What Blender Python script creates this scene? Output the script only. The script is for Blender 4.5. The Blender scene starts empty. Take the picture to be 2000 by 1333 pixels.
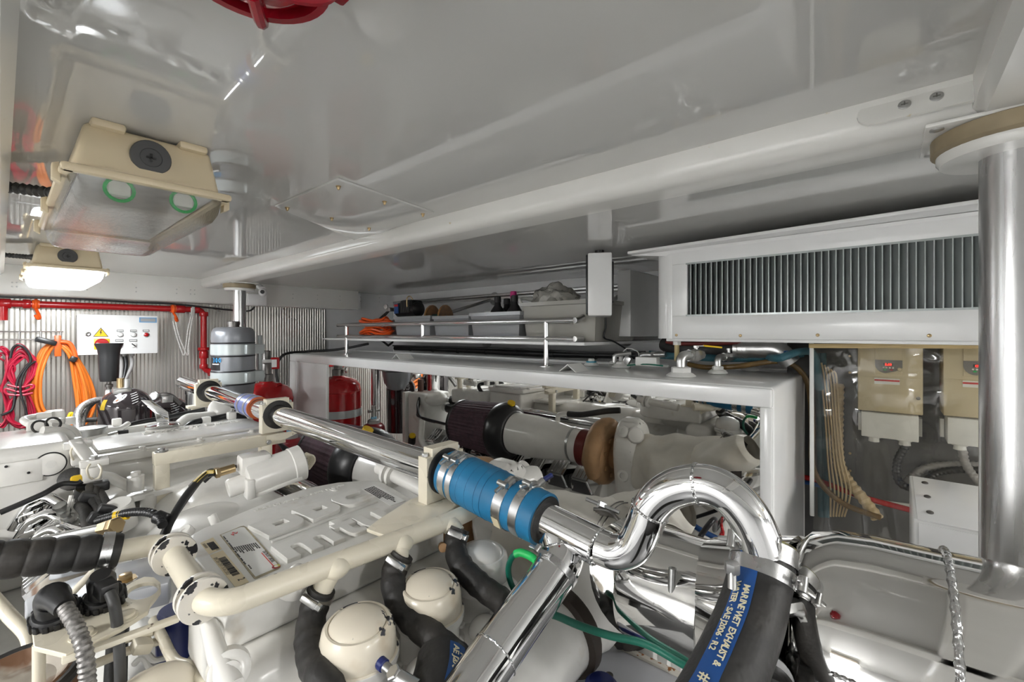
import bpy, bmesh, math, random
from mathutils import Vector, Matrix
random.seed(7)
scene = bpy.context.scene
COL = scene.collection
PI = math.pi
# ------------------------------------------------------------------ camera (eye at z = 0, floor at z = FLOOR)
FPX, HOR, THETA = 857.0, 650.0, math.radians(40.62)
FLOOR, CEIL = -1.75, 0.355
cam_d = bpy.data.cameras.new('camera'); cam = bpy.data.objects.new('camera', cam_d); COL.objects.link(cam)
cam_d.sensor_width = 36.0; cam_d.lens = FPX / 2000 * 36.0
cam_d.shift_y = -(1333 / 2 - HOR) / 2000
cam_d.clip_start = 0.01; cam_d.clip_end = 50
cam.location = (0, 0, 0); cam.rotation_euler = (PI / 2, 0, THETA - PI / 2)
scene.camera = cam
# ------------------------------------------------------------------ world, exposure (the light comes from the room's own fluorescent fittings)
w = bpy.data.worlds.new('world'); scene.world = w; w.use_nodes = True
w.node_tree.nodes['Background'].inputs[0].default_value = (.9, .95, 1, 1)
w.node_tree.nodes['Background'].inputs[1].default_value = .3
vs = scene.view_settings
vs.view_transform = 'Standard'; vs.look = 'None'; vs.gamma = 1.0; vs.use_curve_mapping = False
vs.exposure = 0.12
scene.cycles.max_bounces = 7; scene.cycles.diffuse_bounces = 4; scene.cycles.glossy_bounces = 4; scene.cycles.transparent_max_bounces = 8
scene.cycles.adaptive_threshold = .05; scene.cycles.use_light_tree = False; scene.cycles.caustics_refractive = False
LAMP_W = 13.0          # watts of each lit fitting
LAMP_E = 9.0           # emission of a lit diffuser
# ------------------------------------------------------------------ helpers
CT, ST = math.cos(THETA), math.sin(THETA)
def P(px, py, X=None, Y=None, Z=None, D=None):
    """point of the room seen at a photo position, on a plane of constant X, Y, Z or at a depth"""
    u = (px - 1000) / FPX; v = (HOR - py) / FPX
    d = Vector((CT + ST * u, ST - CT * u, v))
    t = X / d.x if X is not None else Y / d.y if Y is not None else Z / d.z if Z is not None else D
    return d * t
def V(*a): return Vector(a)
def basis(ax):
    ax = Vector(ax).normalized()
    t = Vector((0, 0, 1)) if abs(ax.z) < .9 else Vector((1, 0, 0))
    a = ax.cross(t).normalized(); b = ax.cross(a).normalized()
    return a, b, ax
def fillet(pts, r, n=6):
    pts = [Vector(p) for p in pts]; out = [pts[0]]
    for i in range(1, len(pts) - 1):
        p0, p, p1 = pts[i - 1], pts[i], pts[i + 1]
        d0 = (p0 - p); d1 = (p1 - p); l0, l1 = d0.length, d1.length
        d0.normalize(); d1.normalize()
        ang = d0.angle(d1)
        if ang > PI - .02: out.append(p); continue
        rr = r[i - 1] if isinstance(r, (list, tuple)) else r
        t = min(rr / math.tan(ang / 2), l0 * .49, l1 * .49)
        rr = t * math.tan(ang / 2)
        c = p + (d0 + d1).normalized() * (rr / math.sin(ang / 2))
        a = p + d0 * t - c; b = p + d1 * t - c
        tot = a.angle(b); ax = a.cross(b).normalized()
        for k in range(n + 1):
            out.append(c + Matrix.Rotation(tot * k / n, 3, ax) @ a)
    out.append(pts[-1]); return out
def curve(pts, n=6, closed=False):
    pts = [Vector(p) for p in pts]; m = len(pts); out = []
    rng = m if closed else m - 1
    for i in range(rng):
        g = (lambda k: pts[k % m]) if closed else (lambda k: pts[max(0, min(m - 1, k))])
        p0, p1, p2, p3 = g(i - 1), g(i), g(i + 1), g(i + 2)
        for k in range(n):
            t = k / n
            out.append(.5 * ((2 * p1) + (p2 - p0) * t + (2 * p0 - 5 * p1 + 4 * p2 - p3) * t * t + (3 * p1 - p0 - 3 * p2 + p3) * t ** 3))
    if not closed: out.append(pts[-1])
    return out
def resample(pts, step):
    out = [pts[0]]; acc = 0
    for a, b in zip(pts, pts[1:]):
        L = (b - a).length
        if L < 1e-9: continue
        t = step - acc
        while t <= L:
            out.append(a.lerp(b, t / L)); t += step
        acc = L - (t - step)
    if (out[-1] - pts[-1]).length > step * .3: out.append(pts[-1])
    return out
class MB:
    def __init__(self): self.v = []; self.f = []
    def add(self, vs_, fs): 
        o = len(self.v); self.v += [Vector(p) for p in vs_]; self.f += [tuple(i + o for i in f) for f in fs]; return self
    def bm(self, bm):
        bm.verts.index_update()
        r = self.add([v.co for v in bm.verts], [[v.index for v in f.verts] for f in bm.faces]); bm.free(); return r
    def box(self, c, s, bev=0, seg=2, rot=None):
        bm = bmesh.new(); bmesh.ops.create_cube(bm, size=1)
        for v in bm.verts: v.co = Vector((v.co.x * s[0], v.co.y * s[1], v.co.z * s[2]))
        if bev: bmesh.ops.bevel(bm, geom=bm.edges[:], offset=bev, segments=seg, affect='EDGES', profile=.5)
        for v in bm.verts: v.co = ((rot @ v.co) if rot else v.co) + Vector(c)
        return self.bm(bm)
    def span(self, a, b, bev=0, seg=2):
        a, b = Vector(a), Vector(b)
        return self.box((a + b) / 2, [max(abs(b[i] - a[i]), 1e-4) for i in range(3)], bev, seg)
    def bar(self, a, b, w, h, bev=0, up=(0, 0, 1)):
        a, b = Vector(a), Vector(b); d = (b - a); L = d.length; d.normalize()
        s = d.cross(Vector(up))
        if s.length < 1e-4: s = d.cross(Vector((1, 0, 0)))
        s.normalize(); u = s.cross(d)
        return self.box((a + b) / 2, (L, w, h), bev, 2, Matrix((d, s, u)).transposed())
    def tube(self, pts, r, n=14, cap=True, closed=False):
        pts = [Vector(p) for p in pts]; m = len(pts)
        rs = list(r) if isinstance(r, (list, tuple)) else [r] * m
        tang = []
        for i in range(m):
            if closed: t = pts[(i + 1) % m] - pts[i - 1]
            else: t = pts[min(i + 1, m - 1)] - pts[max(i - 1, 0)]
            if t.length < 1e-9: t = Vector((0, 0, 1))
            tang.append(t.normalized())
        a, b, _ = basis(tang[0]); vs_, fs = [], []
        for i in range(m):
            t = tang[i]; a = (a - t * a.dot(t))
            if a.length < 1e-6: a = basis(t)[0]
            a.normalize(); b = t.cross(a)
            vs_ += [pts[i] + (a * math.cos(2 * PI * k / n) + b * math.sin(2 * PI * k / n)) * rs[i] for k in range(n)]
        for i in range(m if closed else m - 1):
            j = (i + 1) % m
            for k in range(n):
                k2 = (k + 1) % n
                fs.append((i * n + k, i * n + k2, j * n + k2, j * n + k))
        if cap and not closed:
            fs.append(tuple(range(n - 1, -1, -1))); fs.append(tuple((m - 1) * n + k for k in range(n)))
        return self.add(vs_, fs)
    def lathe(self, o, ax, prof, n=28, scale=(1, 1), cap=True):
        a, b, ax = basis(ax); o = Vector(o); vs_, fs = [], []
        for r, h in prof:
            vs_ += [o + ax * h + (a * math.cos(2 * PI * k / n) * scale[0] + b * math.sin(2 * PI * k / n) * scale[1]) * max(r, 1e-5) for k in range(n)]
        for i in range(len(prof) - 1):
            for k in range(n):
                k2 = (k + 1) % n; fs.append((i * n + k, i * n + k2, (i + 1) * n + k2, (i + 1) * n + k))
        if cap:
            fs.append(tuple(range(n - 1, -1, -1))); fs.append(tuple((len(prof) - 1) * n + k for k in range(n)))
        return self.add(vs_, fs)
    def cyl(self, a, b, r, n=20, bev=0):
        a, b = Vector(a), Vector(b); L = (b - a).length
        pr = [(r, 0), (r, L)] if not bev else [(r - bev, 0), (r, bev), (r, L - bev), (r - bev, L)]
        return self.lathe(a, b - a, pr, n)
    def ring(self, o, ax, R, r, n=32, m=8):
        a, b, ax = basis(ax); o = Vector(o)
        return self.tube([o + (a * math.cos(2 * PI * k / n) + b * math.sin(2 * PI * k / n)) * R for k in range(n)], r, m, closed=True)
    def band(self, o, ax, r0, r1, h, n=32):
        return self.lathe(Vector(o) - Vector(ax).normalized() * h / 2, ax, [(r0, 0), (r1, 0), (r1, h), (r0, h), (r0, 0)], n, cap=False)
    def prism(self, pts, vec, bev=0, seg=2):
        bm = bmesh.new(); vec = Vector(vec)
        f = bm.faces.new([bm.verts.new(Vector(p)) for p in pts])
        e = bmesh.ops.extrude_face_region(bm, geom=[f])
        for v in e['geom']:
            if isinstance(v, bmesh.types.BMVert): v.co += vec
        bmesh.ops.recalc_face_normals(bm, faces=bm.faces[:])
        if bev: bmesh.ops.bevel(bm, geom=bm.edges[:], offset=bev, segments=seg, affect='EDGES', profile=.5)
        return self.bm(bm)
    def ell(self, c, r, n=20, m=12, rot=None):
        bm = bmesh.new(); bmesh.ops.create_uvsphere(bm, u_segments=n, v_segments=m, radius=1)
        for v in bm.verts:
            p = Vector((v.co.x * r[0], v.co.y * r[1], v.co.z * r[2])); v.co = ((rot @ p) if rot else p) + Vector(c)
        return self.bm(bm)
    def hexa(self, o, ax, r, h): return self.lathe(o, ax, [(r, 0), (r, h * .85), (r * .85, h)], 6)
    def grid(self, fn, nu, nv, two=False):
        vs_ = [fn(i / nu, j / nv) for i in range(nu + 1) for j in range(nv + 1)]
        fs = [(i * (nv + 1) + j, (i + 1) * (nv + 1) + j, (i + 1) * (nv + 1) + j + 1, i * (nv + 1) + j + 1) for i in range(nu) for j in range(nv)]
        return self.add(vs_, fs)
    def curves2d(self, splines, o, right, up, ext, bev=0, depth=None):
        """filled 2-D outlines (holes allowed) stood up in the frame right, up"""
        cu = bpy.data.curves.new('t', 'CURVE'); cu.dimensions = '2D'; cu.fill_mode = 'BOTH'; cu.extrude = ext; cu.bevel_depth = bev; cu.bevel_resolution = 0
        for s in splines:
            sp = cu.splines.new('POLY'); sp.points.add(len(s) - 1); sp.use_cyclic_u = True
            for p, q in zip(sp.points, s): p.co = (q[0], q[1], 0, 1)
        return self._cu(cu, o, right, up)
    def text(self, body, o, right, up, size, ext=.0005, bold=0, align='LEFT', narrow=1.0):
        cu = bpy.data.curves.new('t', 'FONT'); cu.body = body; cu.size = size; cu.extrude = ext; cu.offset = bold; cu.align_x = align; cu.resolution_u = 2
        return self._cu(cu, o, right, up, narrow)
    ADV = {}
    @classmethod
    def adv(cls, ch):
        """advance width of a character, size 1"""
        if ch not in cls.ADV:
            xs_ = []
            for body in ('H' + ch + 'H', 'HH'):
                m_ = cls().text(body, (0, 0, 0), (1, 0, 0), (0, 1, 0), 1.0); xs_.append(max(v.x for v in m_.v))
            cls.ADV[ch] = xs_[0] - xs_[1]
        return cls.ADV[ch]
    def _cu(self, cu, o, right, up, narrow=1.0):
        ob = bpy.data.objects.new('t', cu); me = bpy.data.meshes.new_from_object(ob)
        r = Vector(right).normalized(); u = Vector(up); u = (u - r * u.dot(r)).normalized(); nn = r.cross(u); o = Vector(o)
        self.add([o + r * v.co.x * narrow + u * v.co.y + nn * v.co.z for v in me.vertices], [tuple(p.vertices) for p in me.polygons])
        bpy.data.objects.remove(ob); bpy.data.curves.remove(cu); bpy.data.meshes.remove(me); return self
    def build(self, name, mat, parent=None, ang=38, flat=False, label=None):
        me = bpy.data.meshes.new(name)
        if EYE_SCALE[0] != 1.0: self.v = [v * EYE_SCALE[0] for v in self.v]
        lo = Vector([min(v[i] for v in self.v) for i in range(3)]); hi = Vector([max(v[i] for v in self.v) for i in range(3)])
        c = (lo + hi) / 2; c.z = lo.z if parent is None else c.z
        me.from_pydata([v - c for v in self.v], [], self.f)
        bm = bmesh.new(); bm.from_mesh(me); bmesh.ops.recalc_face_normals(bm, faces=bm.faces[:]); bm.to_mesh(me); bm.free()
        if not flat:
            me.polygons.foreach_set('use_smooth', [True] * len(me.polygons))
            me.set_sharp_from_angle(angle=math.radians(ang))
        me.materials.append(mat)
        o = bpy.data.objects.new(name, me); COL.objects.link(o); WPOS[o.name] = c
        if parent is not None:
            o.parent = parent; o.location = c - WPOS[parent.name]
        else: o.location = c
        if label: o['label'] = label
        return o
WPOS = {}
EYE_SCALE = [1.0]      # scale about the camera: assembly gets smaller and nearer, image position unchanged
def tag(o, label=None, cat=None, group=None, kind=None):
    if label: o['label'] = label
    if cat: o['category'] = cat
    if group: o['group'] = group
    if kind: o['kind'] = kind
    return o
def thing(name, label, cat, group=None):
    o = bpy.data.objects.new(name, None); COL.objects.link(o); o.empty_display_size = .05; WPOS[o.name] = Vector((0, 0, 0))
    return tag(o, label, cat, group)
def dup(root, off, label=None, rotz=0):
    r = root.copy(); COL.objects.link(r); r.location = root.location + Vector(off); WPOS[r.name] = Vector(off)
    if rotz: r.rotation_euler.z = rotz
    if label: r['label'] = label
    for ch in list(root.children):
        c = ch.copy(); COL.objects.link(c); c.parent = r; WPOS[c.name] = WPOS[ch.name] + Vector(off)
        for g in list(ch.children):
            d = g.copy(); COL.objects.link(d); d.parent = c; WPOS[d.name] = WPOS[g.name] + Vector(off)
    return r
def struct(name, mb, mat, parent=None, label=None):
    o = mb.build(name, mat, parent)
    if parent is None: o['kind'] = 'structure'
    if label: o['label'] = label
    return o
# ------------------------------------------------------------------ procedural materials
def mat(name, col, rough=.5, metal=0.0, var=.06, vs_=9.0, bump=0.0, bs=80.0, spec=.5, coat=0.0, rvar=.15, chips=None, stretch=None, dirt=None, ior=None):
    m = bpy.data.materials.new(name); m.use_nodes = True; nt = m.node_tree; N = nt.nodes; L = nt.links
    b = N['Principled BSDF']; b.inputs['Metallic'].default_value = metal; b.inputs['Specular IOR Level'].default_value = spec
    if coat: b.inputs['Coat Weight'].default_value = coat; b.inputs['Coat Roughness'].default_value = .04
    tc = N.new('ShaderNodeTexCoord'); src = tc.outputs['Object']
    if stretch:
        mp = N.new('ShaderNodeMapping'); mp.inputs['Scale'].default_value = stretch; L.new(src, mp.inputs[0]); src = mp.outputs[0]
    n = N.new('ShaderNodeTexNoise'); n.inputs['Scale'].default_value = vs_; n.inputs['Detail'].default_value = 2; L.new(src, n.inputs['Vector'])
    cr = N.new('ShaderNodeValToRGB'); L.new(n.outputs['Fac'], cr.inputs[0])
    cr.color_ramp.elements[0].position = .3; cr.color_ramp.elements[1].position = .7
    cr.color_ramp.elements[0].color = (*[max(0, c * (1 - var)) for c in col], 1); cr.color_ramp.elements[1].color = (*[min(1, c * (1 + var)) for c in col], 1)
    out = cr.outputs[0]
    def mixin(fac, c2):
        nonlocal out
        mx = N.new('ShaderNodeMix'); mx.data_type = 'RGBA'; L.new(fac, mx.inputs['Factor']); L.new(out, mx.inputs['A']); mx.inputs['B'].default_value = (*c2, 1); out = mx.outputs['Result']
    if dirt:      # (colour, scale, low, high): wear with a shape of its own
        n2 = N.new('ShaderNodeTexNoise'); n2.inputs['Scale'].default_value = dirt[1]; n2.inputs['Detail'].default_value = 4; L.new(src, n2.inputs['Vector'])
        r2 = N.new('ShaderNodeValToRGB'); r2.color_ramp.elements[0].position = dirt[2]; r2.color_ramp.elements[1].position = dirt[3]; L.new(n2.outputs['Fac'], r2.inputs[0]); mixin(r2.outputs[0], dirt[0])
    if chips:     # (colour, scale, threshold)
        n3 = N.new('ShaderNodeTexNoise'); n3.inputs['Scale'].default_value = chips[1]; n3.inputs['Detail'].default_value = 3; L.new(src, n3.inputs['Vector'])
        r3 = N.new('ShaderNodeValToRGB'); r3.color_ramp.elements[0].position = chips[2]; r3.color_ramp.elements[1].position = chips[2] + .015; L.new(n3.outputs['Fac'], r3.inputs[0]); mixin(r3.outputs[0], chips[0])
    L.new(out, b.inputs['Base Color'])
    mr = N.new('ShaderNodeMapRange'); L.new(n.outputs['Fac'], mr.inputs[0]); mr.inputs[3].default_value = rough * (1 - rvar); mr.inputs[4].default_value = rough * (1 + rvar); L.new(mr.outputs[0], b.inputs['Roughness'])
    if bump:
        nb = N.new('ShaderNodeTexNoise'); nb.inputs['Scale'].default_value = bs; nb.inputs['Detail'].default_value = 1; L.new(src, nb.inputs['Vector'])
        bp = N.new('ShaderNodeBump'); bp.inputs['Strength'].default_value = min(1, bump); bp.inputs['Distance'].default_value = .004 * max(1, bump); L.new(nb.outputs['Fac'], bp.inputs['Height']); L.new(bp.outputs[0], b.inputs['Normal'])
    return m
def clear(name, tint=(1, 1, 1), gloss=.12, milky=0.0, rough=.05, bump=0, bs=8.0):
    """thin clear plastic: see-through with sheen and, if milky, some body"""
    m = bpy.data.materials.new(name); m.use_nodes = True; nt = m.node_tree; N = nt.nodes; L = nt.links; N.clear()
    o = N.new('ShaderNodeOutputMaterial'); t = N.new('ShaderNodeBsdfTransparent'); t.inputs[0].default_value = (*tint, 1)
    g = N.new('ShaderNodeBsdfGlossy'); g.inputs['Roughness'].default_value = rough; g.inputs[0].default_value = (1, 1, 1, 1)
    d = N.new('ShaderNodeBsdfTranslucent'); d.inputs[0].default_value = (*[min(1, c * .9) for c in tint], 1)
    df = N.new('ShaderNodeBsdfDiffuse'); df.inputs[0].default_value = (*[min(1, c * .85) for c in tint], 1)
    m0 = N.new('ShaderNodeMixShader'); m0.inputs[0].default_value = .6; L.new(d.outputs[0], m0.inputs[1]); L.new(df.outputs[0], m0.inputs[2])
    m1 = N.new('ShaderNodeMixShader'); m1.inputs[0].default_value = milky; L.new(t.outputs[0], m1.inputs[1]); L.new(m0.outputs[0], m1.inputs[2])
    lw = N.new('ShaderNodeLayerWeight'); lw.inputs[0].default_value = gloss * 2.2
    m2 = N.new('ShaderNodeMixShader'); L.new(lw.outputs['Fresnel'], m2.inputs[0]); L.new(m1.outputs[0], m2.inputs[1]); L.new(g.outputs[0], m2.inputs[2])
    tc = N.new('ShaderNodeTexCoord'); nb = N.new('ShaderNodeTexNoise'); nb.inputs['Scale'].default_value = bs; L.new(tc.outputs['Object'], nb.inputs['Vector'])
    if bump:
        bp = N.new('ShaderNodeBump'); bp.inputs['Strength'].default_value = 1; bp.inputs['Distance'].default_value = bump; L.new(nb.outputs['Fac'], bp.inputs['Height']); L.new(bp.outputs[0], g.inputs['Normal']); L.new(bp.outputs[0], lw.inputs['Normal'])
    L.new(m2.outputs[0], o.inputs[0]); return m
def glow(name, col, e):
    m = bpy.data.materials.new(name); m.use_nodes = True; nt = m.node_tree; b = nt.nodes['Principled BSDF']
    tc = nt.nodes.new('ShaderNodeTexCoord'); n = nt.nodes.new('ShaderNodeTexNoise'); nt.links.new(tc.outputs['Object'], n.inputs['Vector']); n.inputs['Scale'].default_value = 30
    mr = nt.nodes.new('ShaderNodeMapRange'); mr.inputs[3].default_value = e * .97; mr.inputs[4].default_value = e * 1.03; nt.links.new(n.outputs['Fac'], mr.inputs[0]); nt.links.new(mr.outputs[0], b.inputs['Emission Strength'])
    m.cycles.emission_sampling = 'NONE'
    b.inputs['Base Color'].default_value = (*col, 1); b.inputs['Emission Color'].default_value = (*col, 1); b.inputs['Roughness'].default_value = .3
    return m
GELCOAT = mat('white_gelcoat', (.66, .655, .63), .022, var=.012, vs_=3, spec=1.0, bump=.006, bs=1.5)
BEAMW = mat('beam_white_paint', (.80, .79, .75), .12, var=.02, spec=.5, dirt=((.62, .52, .3), 40, .72, .8))
PAINT = mat('white_enamel', (.88, .88, .87), .16, var=.02, spec=.5)
WALLP = mat('white_wall_laminate', (.88, .88, .88), .25, var=.02)
ENGW = mat('engine_white_paint', (.82, .805, .765), .2, var=.03, vs_=20, spec=.5, bump=.04, bs=120)
ENGG = mat('engine_cast_white', (.75, .74, .705), .3, var=.04, vs_=25, bump=.07, bs=90, dirt=((.45, .38, .28), 14, .64, .85))
CREAM = mat('cream_paint', (.80, .74, .60), .28, var=.03, vs_=14, bump=.05, bs=60, chips=((.12, .07, .03), 55, .735))
CREAMCHIP = mat('chipped_white_paint', (.80, .76, .68), .25, var=.03, chips=((.02, .02, .025), 60, .56), stretch=(1, 1, 1))
CAPM = mat('cream_cap_paint', (.78, .715, .59), .22, var=.04, vs_=10, dirt=((.5, .36, .2), 10, .6, .82), chips=((.06, .06, .07), 30, .615))
CHROME = mat('polished_stainless', (.80, .80, .80), .045, 1.0, var=.02, vs_=5, rvar=.3)
CHROMEW = mat('wavy_polished_stainless', (.80, .79, .77), .05, 1.0, var=.03, vs_=4, bump=.5, bs=2.2)
MIRROR = mat('mirror_polished_steel', (.80, .795, .77), .018, 1.0, var=.01, bump=.3, bs=1.3)
STEEL = mat('brushed_stainless', (.62, .62, .62), .28, 1.0, var=.06, vs_=60, stretch=(1, 1, .05), rvar=.25)
STEELV = mat('satin_steel', (.55, .55, .54), .3, 1.0, var=.08, vs_=30)
DARKST = mat('dark_steel', (.2, .19, .18), .4, 1.0, var=.2, vs_=30)
WELD = mat('weld_bead', (.72, .72, .72), .16, 1.0, var=.1, bump=1, bs=160)
RIBBED = mat('ribbed_aluminium_panel', (.50, .485, .455), .28, .75, var=.14, vs_=2.5, stretch=(1, 1, .35), rvar=.3)
RUBBER = mat('black_rubber', (.022, .021, .02), .55, var=.3, vs_=20, bump=.25, bs=120, dirt=((.07, .06, .05), 9, .5, .9))
BLACK = mat('black_plastic', (.014, .014, .015), .35, var=.2)
DKGREY = mat('dark_grey_plastic', (.06, .06, .06), .5, var=.15)
BLUEH = mat('blue_silicone', (.012, .16, .33), .48, var=.14, vs_=14, bump=.1, bs=60)
VIOLET = mat('lilac_silicone', (.20, .25, .56), .35, var=.06)
RUST = mat('orange_silicone', (.55, .13, .04), .4, var=.1)
RED = mat('red_gloss_paint', (.42, .009, .012), .16, var=.06, spec=.6)
REDD = mat('dark_red_plastic', (.30, .006, .016), .25, var=.1)
ORANGE = mat('orange_plastic', (.85, .11, .01), .35, var=.06)
ORANGEC = mat('orange_cable', (.75, .19, .02), .45, var=.1, vs_=12)
REDC = mat('red_cable', (.44, .010, .04), .35, var=.14, vs_=14)
HOSEO = mat('bright_orange_hose', (.95, .13, .02), .35, var=.05)
YELLOW = mat('yellow_plastic', (.80, .52, .01), .4, var=.06)
GREYP = mat('grey_enamel', (.27, .28, .30), .3, .35, var=.04)
BANDP = mat('pale_grey_band', (.52, .56, .56), .3, .2, var=.03)
PURPLE = mat('filter_cloth_purple', (.085, .045, .060), .75, var=.25, vs_=40, bump=.5, bs=200)
BRONZE = mat('heat_browned_alloy', (.40, .235, .115), .6, .1, var=.22, vs_=12, bump=.5, bs=60)
MAROON = mat('maroon_silicone', (.17, .018, .012), .5, var=.1)
CLOTH = mat('heat_blanket_cloth', (.70, .67, .60), .55, var=.06, vs_=14, bump=.8, bs=22, dirt=((.5, .42, .3), 7, .55, .9))
BURNT = mat('scorched_cloth', (.03, .024, .02), .9, var=.5, vs_=40, bump=1, bs=40)
GREENT = mat('green_hose', (.006, .13, .085), .4, var=.08)
GREENB = mat('bright_green_tape', (.02, .52, .12), .45, var=.1)
BEIGE = mat('beige_enamel', (.60, .51, .33), .4, var=.03)
BEIGEC = mat('beige_cable', (.55, .42, .24), .45, var=.1)
TANHOSE = mat('tan_hose', (.16, .095, .03), .3, var=.25, vs_=20)
TEAL = mat('teal_fuel_hose', (.03, .12, .155), .6, var=.15, bump=.2, bs=90)
GREYPAN = mat('dark_grey_panel', (.085, .083, .08), .5, var=.12)
LATEX = mat('warm_plastic_housing', (.76, .64, .44), .35, var=.05)
WOOD = mat('varnished_wood', (.36, .17, .05), .4, var=.25, vs_=6, stretch=(1, 9, 9))
BROWNR = mat('brown_rubber_ring', (.30, .24, .15), .5, var=.15, vs_=25)
FLOORM = mat('grey_checker_floor', (.13, .13, .13), .4, .3, var=.1, bump=.4, bs=60)
SLAT = mat('grey_green_slat', (.46, .50, .49), .25, .2, var=.05)
PRINTK = mat('black_print', (.012, .012, .012), .5, var=.1)
PRINTR = mat('red_print', (.62, .03, .03), .5, var=.05)
PRINTW = mat('white_print', (.85, .85, .83), .5, var=.03)
PRINTB = mat('blue_print', (.012, .075, .27), .4, var=.05)
PRINTY = mat('cream_lettering', (.78, .72, .50), .5, var=.03)
STICKER = mat('yellowed_sticker', (.70, .60, .40), .45, var=.05)
LABELW = mat('white_label', (.80, .80, .77), .4, var=.02)
BRAID = mat('braided_steel', (.26, .25, .24), .5, .7, var=.5, vs_=160)
GREYW = mat('grey_wire', (.35, .34, .33), .4, var=.15)
BRASS = mat('brass_fitting', (.48, .36, .20), .3, 1, var=.1)
DOME = mat('dark_tinted_dome', (.035, .028, .03), .1, .4, var=.25, vs_=4, coat=.6)
NAVY = mat('navy_cap', (.01, .02, .13), .35, var=.08)
PINK = mat('pink_cap', (.70, .03, .25), .4, var=.05)
CLEARP = clear('clear_ribbed_diffuser', (.97, .97, .95), .14, .10, .12, .0012, 120)
FILM = clear('clear_vinyl_curtain', (.97, .95, .88), .15, .035, .05, .010, 7)
TUB = clear('milky_plastic_tub', (.90, .92, .94), .16, .5, .2)
BIN = clear('milky_storage_bin', (.95, .93, .86), .16, .70, .2)
BAG = clear('crumpled_clear_bag', (1, .98, .90), .2, .6, .15, .02, 30)
LIT = glow('lit_diffuser', (.93, .97, 1.0), LAMP_E)
TUBEG = mat('unlit_lamp_tube', (.80, .82, .80), .3, var=.02)
# ================================================================== the room
XL, XR, YB, YF = -1.9, 2.45, -2.4, 3.60
struct('floor', MB().span((XL, YB, FLOOR - .05), (XR + .2, YF + .1, FLOOR)), FLOORM)
ceiling = struct('ceiling', MB().span((XL - .1, YB - .1, CEIL), (XR + .2, YF + .1, CEIL + .05)), GELCOAT)
struct('wall_left', MB().span((XL - .1, YB, FLOOR), (XL, YF, CEIL)), WALLP)
struct('wall_back', MB().span((XL, YB - .1, FLOOR), (XR, YB, CEIL)), WALLP)
struct('wall_right', MB().span((XR, YB, FLOOR), (XR + .1, YF, CEIL)), WALLP)
wall_far = struct('wall_front', MB().span((XL, YF, FLOOR), (XR, YF + .1, CEIL)), WALLP)
# ribbed metal sheet on the far wall, ribs 20 mm apart
rb = MB(); xs = []; x = XL
while x < 1.77: xs.append(x); x += .0195
prof = []
for x in xs: prof += [(x, .004), (x + .004, .0), (x + .0155, .0), (x + .0195, .004)]
rv = [V(a, YF - .012 + b, z) for a, b in prof for z in (FLOOR, .27)]
rb.add(rv, [(2 * i, 2 * i + 2, 2 * i + 3, 2 * i + 1) for i in range(len(prof) - 1)])
rp = rb.build('ribbed_panel', RIBBED, wall_far, ang=20)
for px in (30, 183, 300, 420, 552, 600, 628):
    p = P(px, 598 + .03 * (px - 30) * .35, Y=YF - .02); MB().lathe(p, (0, -1, 0), [(.006, 0), (.006, .003), (.003, .006)], 10).build('screw', STEELV, wall_far)
# ---- deck beams
def beam_prof(x0, x1, z0, z1, r=.012):
    pts = [(x0, z1), (x0, z0 + r)]
    for k in range(1, 6): a = PI + PI / 2 * k / 6; pts.append((x0 + r + r * math.cos(a), z0 + r + r * math.sin(a)))
    pts += [(x0 + r, z0), (x1 - r * .6, z0), (x1, z0 + r * .6), (x1, z1)]
    return pts
b1 = struct('trim_1', MB().prism([V(x, -2.3, z) for x, z in beam_prof(.868, .985, .298, CEIL + .002, .03)], (0, 5.85, 0)), BEAMW)
b2 = struct('trim_2', MB().prism([V(-1.8, y, z) for y, z in beam_prof(-.20, -.088, .298, CEIL + .002, .02)], (2.70, 0, 0)), BEAMW)
b3 = struct('trim_3', MB().prism([V(-1.85, y, z) for y, z in beam_prof(3.47, 3.595, .197, CEIL + .002, .01)], (3.86, 0, 0)), BEAMW)
b4 = struct('trim_4', MB().prism([V(x, -2.3, z) for x, z in beam_prof(-.13, .012, .298, CEIL + .002, .02)], (0, 5.78, 0)), BEAMW)
MB().box((1.99, 3.53, .27), (.10, .10, .13), .008).build('end_plate', PAINT, b3)
for i, px in enumerate((24, 33, 170, 266, 345, 372, 380, 572, 620, 664, 704, 741)):
    for dy in (0, 8):
        p = P(px, 551 + px * .042 + dy, Y=3.468); MB().lathe(p, (0, -1, 0), [(.004, 0), (.004, .002), (.002, .003)], 8).build('screw', STEELV, b3)
# screwed joint plates where the beams cross
def capsule(o, r, u, L, R, n=8):
    o, r, u = Vector(o), Vector(r).normalized(), Vector(u).normalized(); pts = []
    for k in range(n + 1): a = PI / 2 + PI * k / n; pts.append(o - r * (L / 2 - R) + (r * math.cos(a) + u * math.sin(a)) * R)
    pts.append(o + r * L / 2 - u * R); pts.append(o + r * L / 2 + u * R)
    return pts
pl = MB().prism(capsule((.868, -.028, .333), (0, -1, 0), (.35, 0, 1), .13, .021), (-.004, 0, .0014)).build('joint_plate', BEAMW, b1)
for y in (-.018, -.052):
    s = MB().lathe((.8635, y, .3345), (-1, 0, .3), [(.0075, -.001), (.0075, .0012), (.006, .0018)], 16)
    s = s.build('screw', STEELV, b1)
    MB().box((.8618, y, .335), (.001, .008, .0016)).box((.8618, y, .335), (.001, .0016, .008)).build('cross_slot', DARKST, s)
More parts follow.
